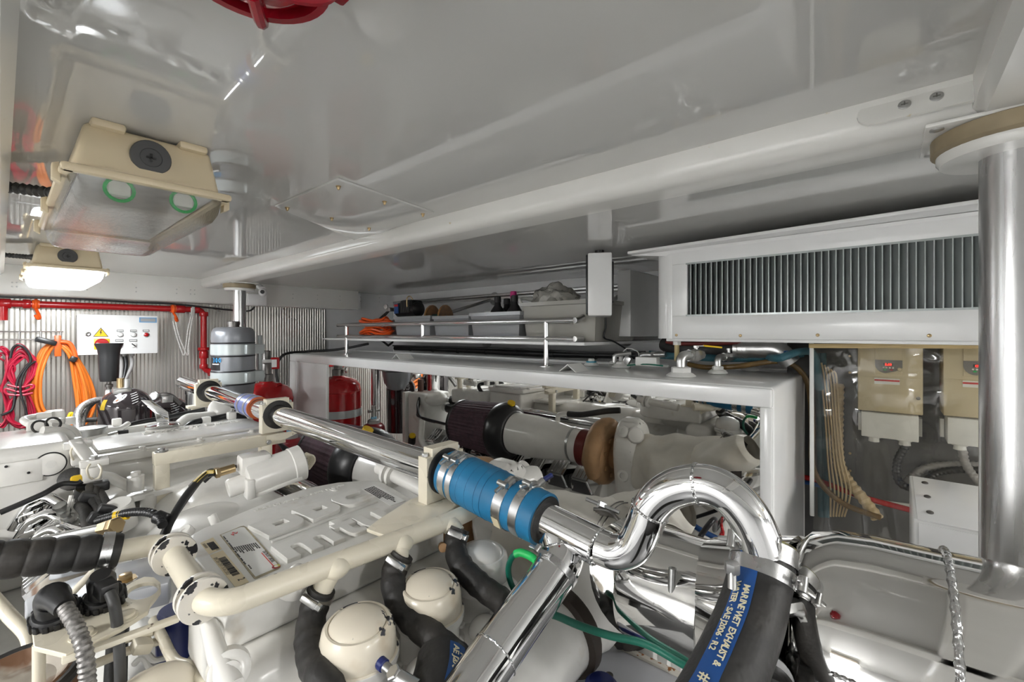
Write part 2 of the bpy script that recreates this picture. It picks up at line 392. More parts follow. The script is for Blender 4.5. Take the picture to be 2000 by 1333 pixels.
# ---- ceiling hatch plate with six acorn screws
hz = CEIL - .0005
hp = [P(660, 347, Z=hz), P(537, 400, Z=hz), P(700, 470, Z=hz), P(847, 413, Z=hz)]
hatch = thing('hatch_plate', 'thin rectangular white cover plate fixed flat to the ceiling with small screws', 'plate')
c4 = sum(hp, Vector()) / 4
MB().prism([V(p.x, p.y, CEIL) for p in hp], (0, 0, -.006), .0015).build('plate', GELCOAT, hatch)
for (px, py) in ((661, 367), (751, 397), (826, 421), (561, 409), (648, 429), (721, 449)):
    p = P(px, py - 3, Z=hz - .006); MB().lathe(V(p.x, p.y, CEIL - .006), (0, 0, -1), [(.006, 0), (.006, .002), (.0042, .002), (.0042, .005), (.0025, .009), (.0005, .010)], 12).build('screw', BRASS, hatch)
# ---- round stainless deck poles
def pole(x, y, label, zb):
    t = thing('support_pole', label, 'pole', 'steel poles under the deck beam')
    MB().lathe((x, y, FLOOR), (0, 0, 1), [(.034, 0), (.034, 2.01)], 40).build('tube', STEEL, t)
    MB().lathe((x, y, .252), (0, 0, 1), [(.076, 0), (.080, .006), (.080, .016), (.034, .017)], 40).build('flange', BEAMW, t)
    MB().lathe((x, y, .266), (0, 0, 1), [(.080, 0), (.086, .004), (.086, .025), (.08, .028)], 44).build('ring', BROWNR, t)
    MB().box((x, y, .2965), (.15, .19, .006), .002).build('top_plate', BEAMW, t)
    for dx, dy in ((-.06, .082), (-.06, -.082), (.06, .082), (.06, -.082)):
        MB().lathe((x + dx, y + dy, .293), (0, 0, -1), [(.008, -.001), (.008, .0015), (.005, .0025)], 12).build('screw', STEELV, t)
    return t
pole(.94, -.135, 'brushed steel pole with brown ring close by at the right edge', 0)
pole(.945, 2.99, 'distant steel pole rising behind the grey banded cylinder', 0)
# ================================================================== fluorescent fittings
def fitting(x, y0, L, lit, label, power=1.0, tint=(.96, .98, 1.0)):
    t = thing('ceiling_light', label, 'light', 'fluorescent fittings on the deckhead')
    W = .108; zt = CEIL - .004; y1 = y0 + L; LZ = .088
    MB().prism([V(x - W * .82, y0 + .02, zt), V(x + W * .82, y0 + .02, zt), V(x + W * .95, y0 + .004, zt - LZ + .004), V(x - W * .95, y0 + .004, zt - LZ + .004)], (0, L - .03, 0), .010, 3).build('housing', LATEX, t)
    lm = MB()
    for sx in (-1, 1): lm.box((x + sx * W, y0 + L / 2, zt - LZ), (.02, L + .016, .013), .005)
    for yy in (y0, y1): lm.box((x, yy, zt - LZ), (W * 2 + .02, .02, .013), .005)
    lm.build('lip', LATEX, t)
    for sx in (-1, 1):
        MB().box((x + sx * W * .55, y0 + .03, zt - .002), (.045, .05, .014), .005).build('foot', LATEX, t)
        for k in range(3):
            yy = y0 + .03 + k * (L - .06) / 2
            MB().prism([V(x + sx * (W + .008), yy, zt - LZ + .014), V(x + sx * (W + .017), yy, zt - LZ + .010), V(x + sx * (W + .017), yy, zt - LZ - .014), V(x + sx * (W + .006), yy, zt - LZ - .020)], (0, .022, 0), .0015).build('clip', LATEX, t)
    for k in (0,):
        pg = MB().lathe((x - .004, y0 + .014, zt - .040), (0, -1, -.12), [(.029, 0), (.0295, .006), (.028, .009), (.016, .009), (.015, .007), (.0005, .007)], 30).build('cable_plug', DKGREY, t)
        MB().box((x - .004, y0 + .0055, zt - .0413), (.014, .002, .003)).box((x - .004, y0 + .0055, zt - .0413), (.003, .002, .014)).build('cross_mark', BLACK, pg)
    # diffuser: tapered tray, rounded corners
    def sec(w, z, yi):
        r = .02; pts = []
        for (sx, sy) in ((1, -1), (1, 1), (-1, 1), (-1, -1)):
            cx = x + sx * (w - r); cy = (y0 + yi + r) if sy < 0 else (y1 - yi - r)
            for k in range(5):
                a = {(1, -1): -PI / 2, (1, 1): 0, (-1, 1): PI / 2, (-1, -1): PI}[(sx, sy)] + PI / 2 * k / 4
                pts.append(V(cx + r * math.cos(a), cy + r * math.sin(a), z))
        return pts
    secs = [sec(W, zt - LZ - .004, 0), sec(W * .95, zt - LZ - .032, .006), sec(W * .88, zt - LZ - .046, .014), sec(W * .78, zt - LZ - .051, .028)]
    mb = MB(); n = len(secs[0]); mb.v = [p for s in secs for p in s]
    mb.f = [(i * n + k, i * n + (k + 1) % n, (i + 1) * n + (k + 1) % n, (i + 1) * n + k) for i in range(3) for k in range(n)] + [tuple(range(3 * n, 4 * n))]
    mb.build('diffuser', LIT if lit else CLEARP, t)
    if not lit:
        MB().box((x, y0 + L / 2, zt - LZ + .001), (W * 1.75, L - .03, .004)).build('gear_tray', STEELV, t)
    for sx in (-1, 1):
        h = MB().box((x + sx * .045, y0 + .024, zt - LZ - .014), (.030, .016, .028), .003).build('lamp_holder', PRINTW, t)
        MB().ring((x + sx * .045, y0 + .016, zt - LZ - .018), (0, 1, 0), .019, .003, 20, 6).build('seal', GREENB, h)
    if lit:
        ld = bpy.data.lights.new('fluorescent_light', 'AREA'); ld.shape = 'RECTANGLE'; ld.size = W * 1.4; ld.size_y = L * .9; ld.energy = LAMP_W * power; ld.color = tint
        lo = bpy.data.objects.new('fluorescent_light', ld); COL.objects.link(lo); lo.location = (x, y0 + L / 2, zt - LZ - .056); lo.parent = t
    return t
fitting(.178, .985, .62, False, 'large unlit fluorescent fitting with clear cover, nearest on the ceiling')
fitting(.182, 2.52, .60, True, 'glowing fluorescent fitting near the ribbed far wall', .85, (.93, .97, 1))
fitting(-1.5, .45, .62, True, 'lit fluorescent fitting on the ceiling left of the engine', 4.2, (1, .992, .975))
fitting(.25, -2.3, .62, True, 'lit fluorescent fitting on the ceiling behind the viewer', 2.1, (1, .985, .955))
fitting(1.40, -1.9, .62, True, 'lit fluorescent fitting on the ceiling by the starboard side', 1.6, (1, .985, .955))
fitting(-1.5, 2.3, .62, True, 'lit fluorescent fitting on the ceiling at the far left', 1.0)
# corrugated conduit into the fittings
def corr(pts, r, step=.006, amp=.16): 
    q = resample(pts, step); return q, [r * (1 + (amp if i % 2 else -amp)) for i in range(len(q))]
cd = thing('flexible_conduit', 'grey corrugated conduit running into the unlit ceiling fitting', 'conduit')
q, r = corr(curve([V(-.06, 1.50, .325), V(0, 1.48, .322), V(.05, 1.45, .318), V(.088, 1.42, .312)]), .0115)
MB().tube(q, r, 10).build('tube', DKGREY, cd); MB().cyl((.078, 1.43, .3135), (.098, 1.41, .3115), .016, 12).build('gland', DKGREY, cd)
cd = thing('flexible_conduit', 'thin dark conduit running into the glowing ceiling fitting', 'conduit')
q, r = corr(curve([V(-.06, 2.83, .330), V(.03, 2.80, .324), V(.095, 2.74, .318)]), .0095)
MB().tube(q, r, 10).build('tube', DKGREY, cd); MB().cyl((.085, 2.75, .3185), (.10, 2.735, .318), .013, 12).build('gland', DKGREY, cd)
# ---- red caged alarm lamp
al = thing('alarm_lamp', 'dark red caged alarm lamp hanging from the ceiling', 'lamp')
ac = V(.136, .404, 0)
MB().lathe((ac.x, ac.y, CEIL - .001), (0, 0, -1), [(.060, 0), (.064, .004), (.064, .022), (.056, .028)], 40).build('base', REDD, al)
MB().lathe((ac.x, ac.y, CEIL - .027), (0, 0, -1), [(.052, 0), (.054, .012), (.050, .022), (.034, .032), (.001, .036)], 36).build('lens', mat('red_lens', (.42, .004, .012), .08, var=.05, coat=.5), al)
MB().band((ac.x, ac.y, CEIL - .048), (0, 0, 1), .055, .062, .012, 40).build('cage_ring', REDD, al)
for k in range(4):
    a = PI / 4 + k * PI / 2 + .3; d = V(math.cos(a), math.sin(a), 0)
    MB().tube(curve([ac + d * .062 + V(0, 0, CEIL - .02), ac + d * .064 + V(0, 0, CEIL - .05), ac + d * .048 + V(0, 0, CEIL - .063), ac + d * .01 + V(0, 0, CEIL - .066)]), .0055, 8).build('cage_bar', REDD, al)
lug = MB().box((ac.x + .064, ac.y - .022, CEIL - .038), (.022, .02, .02), .003).build('lug', REDD, al)
MB().lathe((ac.x + .072, ac.y - .026, CEIL - .036), (.6, -.7, -.3), [(.0055, 0), (.0055, .005), (.004, .006)], 14).build('screw', STEELV, lug)
# ================================================================== starboard side: tank, vent cabinet, shelf, drives
TX, TXB, TY0, TY1, TZ = 1.40, 1.99, .243, 3.38, -.155
MY0, MY1, MZ1, MZ0 = .277, 2.82, -.212, -1.22
tank = thing('fuel_tank', 'long white tank with mirror-polished steel front panel and pipe fittings on top', 'tank')
MB().span((TX + .012, TY0, FLOOR + .12), (TXB, TY1, TZ), .012, 3).build('body', PAINT, tank)
# front frame round the polished panel
fr = MB(); R = [V(TX, TY0, TZ), V(TX, TY1, TZ), V(TX, TY1, -1.32), V(TX, TY0, -1.32)]
MB().span((TX, TY0 + .004, MZ1), (TX + .02, TY1, TZ - .004), .005, 3).build('top_rail', PAINT, tank)
MB().span((TX, TY0 + .004, MZ0), (TX + .02, MY0, MZ1), .004).build('side_post', PAINT, tank)
MB().span((TX, MY1, MZ0), (TX + .02, TY1, MZ1), .002).build('side_panel', PAINT, tank)
MB().span((TX, TY0 + .004, -1.32), (TX + .02, TY1, MZ0), .004).build('bottom_rail', PAINT, tank)
MB().grid(lambda a, b: V(TX + .0105, MY0 - .004 + a * (MY1 - MY0 + .008), MZ0 - .004 + b * (MZ1 - MZ0 + .008)), 4, 2).build('polished_panel', MIRROR, tank, label='mirror-polished steel panel')
MB().box((TX - .001, 3.27, -.5), (.003, .004, .62)).build('seam', WALLP, tank)
MB().tube([V(TX + .1, TY1 - .05, TZ + .003), V(TXB - .06, TY0 + 1.2, TZ + .003)][:0] or [V(TXB - .05, TY0 + .5, TZ + .004), V(TXB - .05, TY1, TZ + .004)], .006, 8).build('back_seam', PAINT, tank)
def fitting_base(c, r=.035, name='tank_flange', hexr=.022, hexh=.016, capm=None):
    f = MB().lathe(c, (0, 0, 1), [(r * .8, 0), (r, .003), (r * 1.02, .006), (r * .84, .013), (r * .68, .017), (.016, .017)], 26).build(name, LABELW, tank)
    MB().hexa(V(c.x, c.y, c.z + .014), (0, 0, 1), hexr, hexh).build('hex_nut', capm or LABELW, f)
    return f
A = P(1330, 737, Z=TZ); B = P(1402, 731, Z=TZ); C_ = P(1465, 725, Z=TZ); Dd = P(1155, 715, Z=TZ); E = P(1213, 719, Z=TZ); Fg = P(1225, 712, Z=TZ)
fitting_base(A, .048, hexr=.034, hexh=.022); fitting_base(B, .034, hexr=.020); fitting_base(C_, .033, hexr=.015)
f = fitting_base(Dd, .034, hexr=.016, hexh=.02); MB().lathe(V(Dd.x, Dd.y, TZ + .012), (0, 0, 1), [(.022, 0), (.024, .003), (.024, .009), (.02, .010)], 20).build('blue_ring', mat('pale_blue_ring', (.05, .35, .5), .4), f)
fitting_base(E, .040, hexr=.024); fitting_base(P(1200, 712, Z=TZ), .026, hexr=.012)
lowdisc = MB().lathe(P(1512, 722, Z=TZ), (0, 0, 1), [(.045, 0), (.047, .003), (.045, .006), (.03, .007)], 26).build('blank_flange', LABELW, tank)
# ball valves with elbows
def valve(c, hz, yaw, lever, label, L=.09, r=.015):
    t = thing('ball_valve', label, 'valve', 'steel ball valves on the tank top')
    d = V(math.cos(yaw), math.sin(yaw), 0); z0 = V(c.x, c.y, TZ + .028); top = V(c.x, c.y, hz)
    MB().tube(fillet([z0, top, top + d * .045], .022), r, 16).build('elbow', STEELV, t)
    MB().lathe(top + d * .038, d, [(r * 1.25, 0), (r * 1.25, .012), (r * .9, .012), (r * .9, .016), (r * 1.15, .016), (r * 1.35, .03), (r * 1.35, .045), (r * 1.1, .055), (r * 1.1, .058), (r * .9, .058), (r * .9, L), (.002, L)], 8).build('valve_body', STEELV, t)
    s = top + d * .075; MB().cyl(s, s + V(0, 0, .032), .007, 10).hexa(s + V(0, 0, .026), (0, 0, 1), .010, .008).build('stem', STEELV, t)
    ld = V(math.cos(yaw + lever), math.sin(yaw + lever), -.1)
    h = MB().bar(s + V(0, 0, .032), s + V(0, 0, .036) + ld * .03, .016, .003).build('lever', STEELV, t)
    MB().bar(s + V(0, 0, .036) + ld * .024, s + V(0, 0, .036) + ld * .085, .018, .006, .002).build('grip', YELLOW, h)
    return t
valve(A, TZ + .075, math.radians(-22), math.radians(-40), 'steel ball valve with yellow lever on the nearest large hexagon fitting', .07, .017)
valve(B, TZ + .062, math.atan2(C_.y - B.y, C_.x - B.x), math.radians(-8), 'steel ball valve with long yellow lever on the middle tank fitting', .10, .013)
tee = thing('pipe_tee', 'small steel tee joining the teal hose on the last tank fitting', 'pipe fitting')
tz = TZ + .060; c = V(C_.x, C_.y, 0)
MB().cyl(c + V(0, 0, TZ + .014), c + V(0, 0, tz), .011, 14).build('stub', STEELV, tee)
MB().cyl(c + V(-.025, .04, tz), c + V(.028, -.045, tz), .014, 14, .002).build('tee_body', STEELV, tee)
MB().cyl(c + V(-.02, .062, tz), c + V(-.01, .035, tz), .018, 6).build('union_nut', STEELV, tee)
th = thing('fuel_hose', 'teal fuel hose curving from the tank tee over to the hoses behind', 'hose', 'teal fuel hoses')
pth = curve([c + V(.026, -.044, tz), P(1520, 700, X=1.72), P(1560, 688, X=1.80), P(1590, 695, X=1.9), P(1600, 760, X=1.98)])
MB().tube(pth, .013, 12).build('hose', TEAL, th); MB().band(P(1537, 694, X=1.745), (.5, -.8, .1), .013, .0155, .01, 16).build('blue_tie', PRINTB, th)
th = thing('fuel_hose', 'teal fuel hose running along the tank behind the valves', 'hose', 'teal fuel hoses')
MB().tube(curve([P(1268, 692, X=1.82), P(1330, 697, X=1.84), P(1420, 700, X=1.86), P(1500, 698, X=1.88), P(1568, 690, X=1.93)]), .015, 12).build('hose', TEAL, th)
MB().tube(fillet([P(1252, 703, X=1.80), P(1252, 694, X=1.80), P(1300, 693, X=1.80)], .02), .012, 12).build('end_fitting', STEELV, th)
MB().hexa(P(1272, 694, X=1.80), (.3, -1, 0), .017, .03).build('union_nut', STEELV, th)
bh = thing('suction_hose', 'black suction hose with steel clamps under the vent cabinet', 'hose')
MB().tube(curve([P(1300, 672, X=1.93), P(1320, 680, X=1.9), P(1380, 682, X=1.88), P(1440, 682, X=1.86)]), .034, 18).build('hose', RUBBER, bh)
for px in (1438, 1448, 1457): MB().band(P(px, 682, X=1.858), (.05, -1, 0), .034, .037, .014, 24).build('clamp', STEELV, bh)
MB().tube(fillet([P(1440, 682, X=1.857), P(1520, 682, X=1.85), P(1545, 710, X=1.86)], .05), .034, 20).build('elbow', STEELV, bh)
rh = thing('red_hose', 'thin dark red hose lying over the black suction hose', 'hose')
MB().tube(curve([P(1302, 668, X=1.86), P(1330, 672, X=1.84), P(1400, 671, X=1.82), P(1450, 670, X=1.84)]), .008, 10).build('hose', mat('dark_red_hose', (.16, .02, .015), .5), rh)
dp = thing('drain_tube', 'short yellowed drain tube under the vent cabinet corner', 'tube')
p0 = P(1322, 668, X=1.66); MB().tube(fillet([p0, p0 + V(0, 0, -.05), p0 + V(.05, .02, -.07)], .02), .009, 12).build('tube', mat('yellowed_tube', (.55, .45, .22), .3), dp)
MB().hexa(p0 + V(0, 0, -.012), (0, 0, 1), .015, .016).build('nut', LABELW, dp)
br = thing('brown_hose', 'translucent brown hose looping over the tank end and down behind it', 'hose')
MB().tube(curve([P(1345, 712, X=1.84), P(1380, 718, X=1.80), P(1440, 716, X=1.80), P(1520, 706, X=1.86), P(1560, 722, X=1.93), P(1580, 760, X=1.96), P(1586, 830, X=1.99), P(1590, 920, X=2.0), P(1640, 980, X=2.02), P(1720, 1012, X=2.03)]), .010, 12).build('hose', TANHOSE, br)
# small stack of junction fittings and angle clips on the tank
jb = thing('terminal_box', 'small pale plastic terminal box lying on the tank top', 'box')
MB().box(P(1265, 706, X=1.68), (.05, .085, .034), .004, rot=Matrix.Rotation(.1, 3, 'Z')).build('body', LABELW, jb)
MB().tube(curve([P(1225, 714, X=1.66), P(1262, 712, X=1.655), P(1295, 715, X=1.66)]), .003, 6).build('green_wire', GREENT, jb)
sn = thing('level_sender', 'small level sender with metal block on a white tank fitting', 'sender')
MB().cyl(V(E.x, E.y, TZ + .028), V(E.x, E.y, TZ + .060), .010, 12).build('stem', LABELW, sn)
MB().box(V(E.x + .0, E.y - .03, TZ + .035), (.02, .03, .035), .002, rot=Matrix.Rotation(.5, 3, 'X')).build('block', STEELV, sn)
MB().tube(curve([V(E.x, E.y, TZ + .06), V(E.x + .02, E.y - .02, TZ + .085), V(E.x + .05, E.y - .055, TZ + .07), V(E.x + .05, E.y - .06, TZ + .03)]), .0025, 6).build('wire', LABELW, sn)
MB().tube(fillet([P(1200, 708, X=1.72), P(1200, 694, X=1.72), P(1232, 690, X=1.76)], .015), .010, 10).build('elbow', STEELV, sn)
def anglec(px, py, X, L, lab):
    p = P(px, py, X=X); p.z = TZ; t = thing('angle_bracket', lab, 'bracket', 'inverted angle brackets on the tank')
    s = .030
    MB().prism([p + V(0, -s * 1.35, 0), p + V(0, 0, s), p + V(0, s * 1.35, 0), p + V(0, s * 1.35 - .005, 0), p + V(0, 0, s - .0045), p + V(0, -s * 1.35 + .005, 0)], (L, 0, 0)).build('angle', LABELW, t); return t
anglec(1108, 712, 1.46, .10, 'tent-shaped white angle bracket beside the near rail post')
anglec(773, 698, 1.50, .10, 'tent-shaped white angle bracket near the far end of the tank top')
# ---- louvred vent cabinet
CX = 1.60
cab = thing('vent_cabinet', 'white overhead cabinet with long louvre of upright grey slats', 'cabinet')
CY1, CY0 = P(1312, 600, X=CX).y, -1.6
OY1, OY0 = P(1342, 600, X=CX).y, -.46
ZB, ZT = -.022, .300; OZ0, OZ1 = .060, .247
MB().span((CX, CY0, ZB), (CX + .018, CY1, OZ0), .002).build('front_panel', PAINT, cab)
MB().span((CX, CY0, OZ1), (CX + .018, CY1, ZT), .002).build('head_rail', PAINT, cab)
MB().span((CX, OY1, OZ0), (CX + .018, CY1, OZ1), .002).build('end_stile', PAINT, cab)
MB().span((CX, CY0, OZ0), (CX + .018, OY0, OZ1), .002).build('end_stile', PAINT, cab)
MB().span((CX - .004, CY0, ZB - .010), (CX + .5, CY1 + .02, ZB), .003).build('bottom_edge', PAINT, cab)
for a, b in ((OZ0 - .002, OZ0 + .004), (OZ1 - .004, OZ1 + .002)): MB().span((CX - .003, OY0, a), (CX, OY1 + .004, b)).build('louvre_edge', SLAT, cab)
# rounded far end, back box
e = [V(CX + .002, CY1 - .004, ZB)]
for k in range(9): a = PI / 2 * k / 8; e.append(V(CX + .075 - .075 * math.cos(a) , CY1 + .075 * math.sin(a), ZB))
e += [V(CX + .5, CY1 + .075, ZB), V(CX + .5, CY1 - .004, ZB)]
MB().prism(e, (0, 0, ZT - ZB)).build('rounded_end', PAINT, cab)
MB().span((CX + .055, CY0, ZB), (CX + .06, CY1, ZT)).build('louvre_back', GREYPAN, cab)
n = int((OY1 - OY0) / .0173)
sl = MB().prism([V(CX - .002, .0014, 0), V(CX + .001, .0014, 0), V(CX + .029, .0210, 0), V(CX + .030, .0196, 0), V(CX + .002, -.0014, 0), V(CX - .002, -.0014, 0)], (0, 0, OZ1 - OZ0)).build('slat', SLAT, cab)
loc0 = sl.location.copy()
for i in range(n):
    s = sl if i == 0 else sl.copy()
    if i: COL.objects.link(s); s.parent = cab
    s.location = loc0 + V(0, OY0 + .004 + i * (OY1 - OY0) / n, OZ0)
# sloping lid
L0 = P(1225, 497, X=1.56); L1 = P(1945, 393, X=1.50); d = (L1 - L0); L2 = L0 + d * 1.9
MB().prism([L0, L2, L2 + V(.5, 0, .01), L0 + V(.5, 0, .01)], (0, 0, .011), .003).build('lid', PAINT, cab)
MB().prism([L0 + V(.035, 0, -.0), L0 + V(.035, d.y * 1.9, d.z * 1.9), V(CX + .005, CY0, ZT - .006), V(CX + .005, CY1, ZT - .02)], (.01, 0, .0)).build('lid_underside', PAINT, cab)
for px, py in ((1321, 655), (1446, 656), (1597, 655), (1815, 656)):
    p = P(px, py, X=CX); MB().lathe(p, (-1, 0, 0), [(.005, -.001), (.005, .001), (.003, .002)], 12).build('screw', BRASS, cab)
bx = tag(MB().span((1.95, .93, -.02), (2.4, 1.0, .30), .006).span((1.95, .93, .30), (2.4, 1.0, .301)).build('duct_panel', PAINT), 'white upright duct panel behind the left end of the vent cabinet', 'panel')
# ---- wooden batten, clear curtain, curtain post, motor drives
bt = tag(MB().bar(P(1582, 676, X=1.76), P(2010, 676, X=1.70), .03, .014, .001).build('batten', mat('stained_plywood', (.5, .37, .17), .5, var=.2, stretch=(8, 1, 20))), 'yellowish wooden batten along the underside of the vent cabinet', 'batten')
ps = tag(MB().bar(P(1585, 668, X=1.78), P(1586, 1008, X=1.76), .012, .012, .002).build('curtain_post', LABELW), 'thin white upright post at the edge of the clear curtain', 'post')
def film(a, b):
    y = P(1588, 680, X=1.78).y + a * -.62; z = -.045 - b * .62
    return V(1.78 + .012 * math.sin(a * 21) * (.3 + b) + .03 * math.exp(-((a - .22 - b * .12) ** 2) / .003) * b + .01 * math.sin(b * 9 + a * 4), y, z)
cu = tag(MB().grid(film, 90, 36).build('vinyl_curtain', FILM, ang=180), 'clear vinyl curtain hanging in front of the beige motor drives', 'curtain')
SX = 2.20
tag(MB().span((SX, -1.2, -1.1), (SX + .02, .33, -.02)).build('mounting_board', GREYPAN), 'dark grey mounting board behind the motor drives', 'board')
for px in (1660, 1659, 1662, 1662):
    pass
def drive(px0, px1, ptop, pbot0, lab, code, X=2.06):
    t = thing('motor_drive', lab, 'drive', 'beige motor drives behind the curtain')
    a = P(px0, ptop, X=X); w = abs(a.y - P(px1, ptop, X=X).y); zt, zb = a.z, P(px0, pbot0, X=X).z; H = zt - zb
    y0, y1 = a.y, a.y - w
    MB().span((X, y1, zb), (SX, y0, zt), .004).build('case', BEIGE, t)
    MB().span((X - .002, y1 + .002, zb + .003), (X + .004, y0 - .002, zb + H * .535), .001).build('lower_cover', BEIGE, t)
    MB().span((X - .0025, y0 - w * .70, zb + H * .58), (X + .002, y0 - w * .28, zt - .001), .001).build('upper_cover', BEIGE, t)
    kz1, kz0 = zb + H * .80, zb + H * .60; ky0, ky1 = y0 - w * .28, y0 - w * .70
    pts = [V(X - .003, ky0, kz1), V(X - .003, ky1, kz1), V(X - .003, ky1, kz0 + .02), V(X - .003, ky1 + w * .1, kz0 + .008)]
    for k in range(6): aa = -PI / 2 * k / 5; pts.append(V(X - .003, ky0 - .03 + .03 * math.sin(-aa) if False else ky0 - .03 + .03 * math.sin(PI / 2 * k / 5) , kz0 + .03 - .03 * math.cos(PI / 2 * k / 5)))
    k = MB().prism(pts, (-.003, 0, 0)).build('keypad', mat('keypad_grey', (.20, .19, .18), .5), t)
    xk = X - .0066
    MB().span((xk, ky0 - w * .13, kz1 - H * .085), (xk + .001, ky0 - w * .28, kz1 - H * .045)).build('display', BLACK, k)
    MB().text(code, (xk - .0005, ky0 - w * .155, kz1 - H * .082), (0, -1, 0), (0, 0, 1), H * .045, .0003, .0004).build('display_digits', glow('red_digits', (1, .03, .02), 2.5), k)
    for i in range(4): MB().lathe((xk + .001, ky0 - w * (.13 + i * .05), kz1 - H * .115), (-1, 0, 0), [(H * .012, 0), (H * .012, .002), (H * .008, .003)], 12).build('button', PRINTW, k)
    MB().lathe((xk + .001, ky0 - w * .155, kz1 - H * .145), (-1, 0, 0), [(H * .013, 0), (H * .011, .003)], 12, (1.6, 1)).build('start_button', GREENB, k)
    MB().lathe((xk + .001, ky0 - w * .255, kz1 - H * .147), (-1, 0, 0), [(H * .013, 0), (H * .011, .003)], 12, (1.6, 1)).build('stop_button', RED, k)
    MB().lathe((xk + .001, ky0 - w * .375, kz1 - H * .135), (-1, 0, 0), [(H * .028, 0), (H * .028, .003), (H * .022, .008)], 18).build('knob', BEIGE, k)
    s = MB().span((X - .0035, y0 - w * .27, zb + H * .43), (X - .002, y0 - w * .66, zb + H * .52)).build('warning_label', LABELW, t)
    MB().span((X - .004, y0 - w * .272, zb + H * .475), (X - .003, y0 - w * .658, zb + H * .50)).build('red_stripe', PRINTR, s)
    MB().lathe((X - .002, y0 - w * .93, zb + H * .25), (-1, 0, 0), [(.006, 0), (.006, .003), (.004, .004)], 12).build('cover_screw', DARKST, t)
    z2 = zb - .004; z3 = zb - H * .40
    MB().span((X - .004, y1 + w * .06, z3), (SX - .02, y0 - w * .06, z2), .003).build('gland_box', LABELW, t)
    for sy in (y0 - w * .02, y1 + w * .02):
        f = MB().span((SX - .05, sy - w * .03, z3 + .005), (SX, sy + w * .03, z2 - .02)).build('side_flange', LABELW, t)
    for q in (.26, .74):
        yy = y0 - w * q; MB().lathe((X + .05, yy, z3), (0, 0, -1), [(.020, 0), (.020, .010), (.015, .010), (.017, .024), (.010, .026)], 16).build('cable_gland', LABELW, t)
    return y0, y1, z3
g1 = drive(1675, 1803, 677, 801, 'beige motor drive nearer the tank, red display reading 5.00', '5.00')
g2 = drive(1842, 1990, 677, 812, 'beige motor drive beside the pole, red display starting with OH', 'OH')
for i in range(4): tag(MB().lathe(P(1660, (696, 728, 886, 920)[i], X=SX), (-1, 0, 0), [(.005, 0), (.005, .003), (.003, .004)], 12).build('board_screw', BRASS), ('uppermost', 'second', 'third', 'lowest')[i] + ' brass screw down the left of the dark mounting board', 'screw', 'brass screws of the mounting board')
# cables behind the curtain
def cable(name, lab, cat, pts, r, m, group=None, corrug=False, n=10):
    t = thing(name, lab, cat, group); c = curve(pts, 8)
    if corrug: q, rr = corr(c, r, r * .55, .10); MB().tube(q, rr, n).build('sheath', m, t)
    else: MB().tube(c, r, n).build('sheath', m, t)
    return t
cable('corrugated_conduit', 'black corrugated conduit hanging from the first drive gland', 'conduit', [P(1768, 872, X=2.1), P(1752, 905, X=2.1), P(1758, 945, X=2.1), P(1800, 960, X=2.1)], .012, BLACK, None, True)
cable('corrugated_conduit', 'grey corrugated conduit hanging from the second drive gland', 'conduit', [P(1880, 880, X=2.1), P(1885, 905, X=2.1), P(1905, 935, X=2.1), P(1930, 960, X=2.1)], .012, GREYW, None, True)
cable('corrugated_conduit', 'grey corrugated conduit arching along the bottom of the mounting board', 'conduit', [P(1765, 950, X=2.14), P(1800, 918, X=2.14), P(1870, 908, X=2.14), P(1960, 915, X=2.14)], .013, GREYW, None, True)
cable('corrugated_conduit', 'black corrugated conduit below the grey arched conduit', 'conduit', [P(1780, 965, X=2.1), P(1830, 925, X=2.12), P(1900, 918, X=2.12), P(1960, 928, X=2.12)], .011, BLACK, None, True)
for i in range(6):
    o = i * 6
    cable('beige_cable', ('first', 'second', 'third', 'fourth', 'fifth', 'last')[i] + ' beige cable from the post in the upright bundle behind the curtain', 'cable', [P(1598 + o, 705 + i * 4, X=2.05), P(1604 + o, 740, X=2.05), P(1612 + o * .9, 820, X=2.05), P(1617 + o, 900, X=2.05), P(1622 + o * 1.3, 960, X=2.05), P(1622 + o * .9, 1010, X=2.03)], .0032, BEIGEC, 'beige cables in the upright bundle')
cable('spiral_hose', 'thick beige spiral hose curving down behind the curtain', 'hose', [P(1637, 750, X=2.10), P(1636, 880, X=2.10), P(1650, 930, X=2.09), P(1690, 980, X=2.06), P(1715, 1015, X=2.04)], .019, BEIGEC, None, True, 14)
for i, px in enumerate((1598, 1607)):
    cable('fuel_hose', ('left', 'right')[i] + ' of two upright dark teal hoses beside the curtain post', 'hose', [P(px, 690, X=2.13), P(px + 3, 800, X=2.13), P(px + 5, 930, X=2.13), P(px + 6, 1010, X=2.12)], .012, TEAL, 'teal fuel hoses')
cable('red_hose', 'red hose running low behind the tank end and curtain', 'hose', [P(1556, 930, X=2.08), P(1600, 940, X=2.08), P(1680, 970, X=2.08), P(1790, 1000, X=2.08)], .010, RED)
cable('blue_hose', 'thin blue hose under the red hose behind the tank end', 'hose', [P(1556, 940, X=2.085), P(1585, 945, X=2.085), P(1610, 952, X=2.085)], .008, PRINTB)
cable('pale_hose', 'pale hose running above the red hose behind the curtain', 'hose', [P(1640, 955, X=2.10), P(1700, 978, X=2.10), P(1790, 992, X=2.10)], .010, LABELW)
MB_ = tag(MB().span((1.995, .245, -1.1), (2.02, .27, -.16)).build('door_edge', LABELW), 'narrow white upright strip just behind the tank end', 'strip')
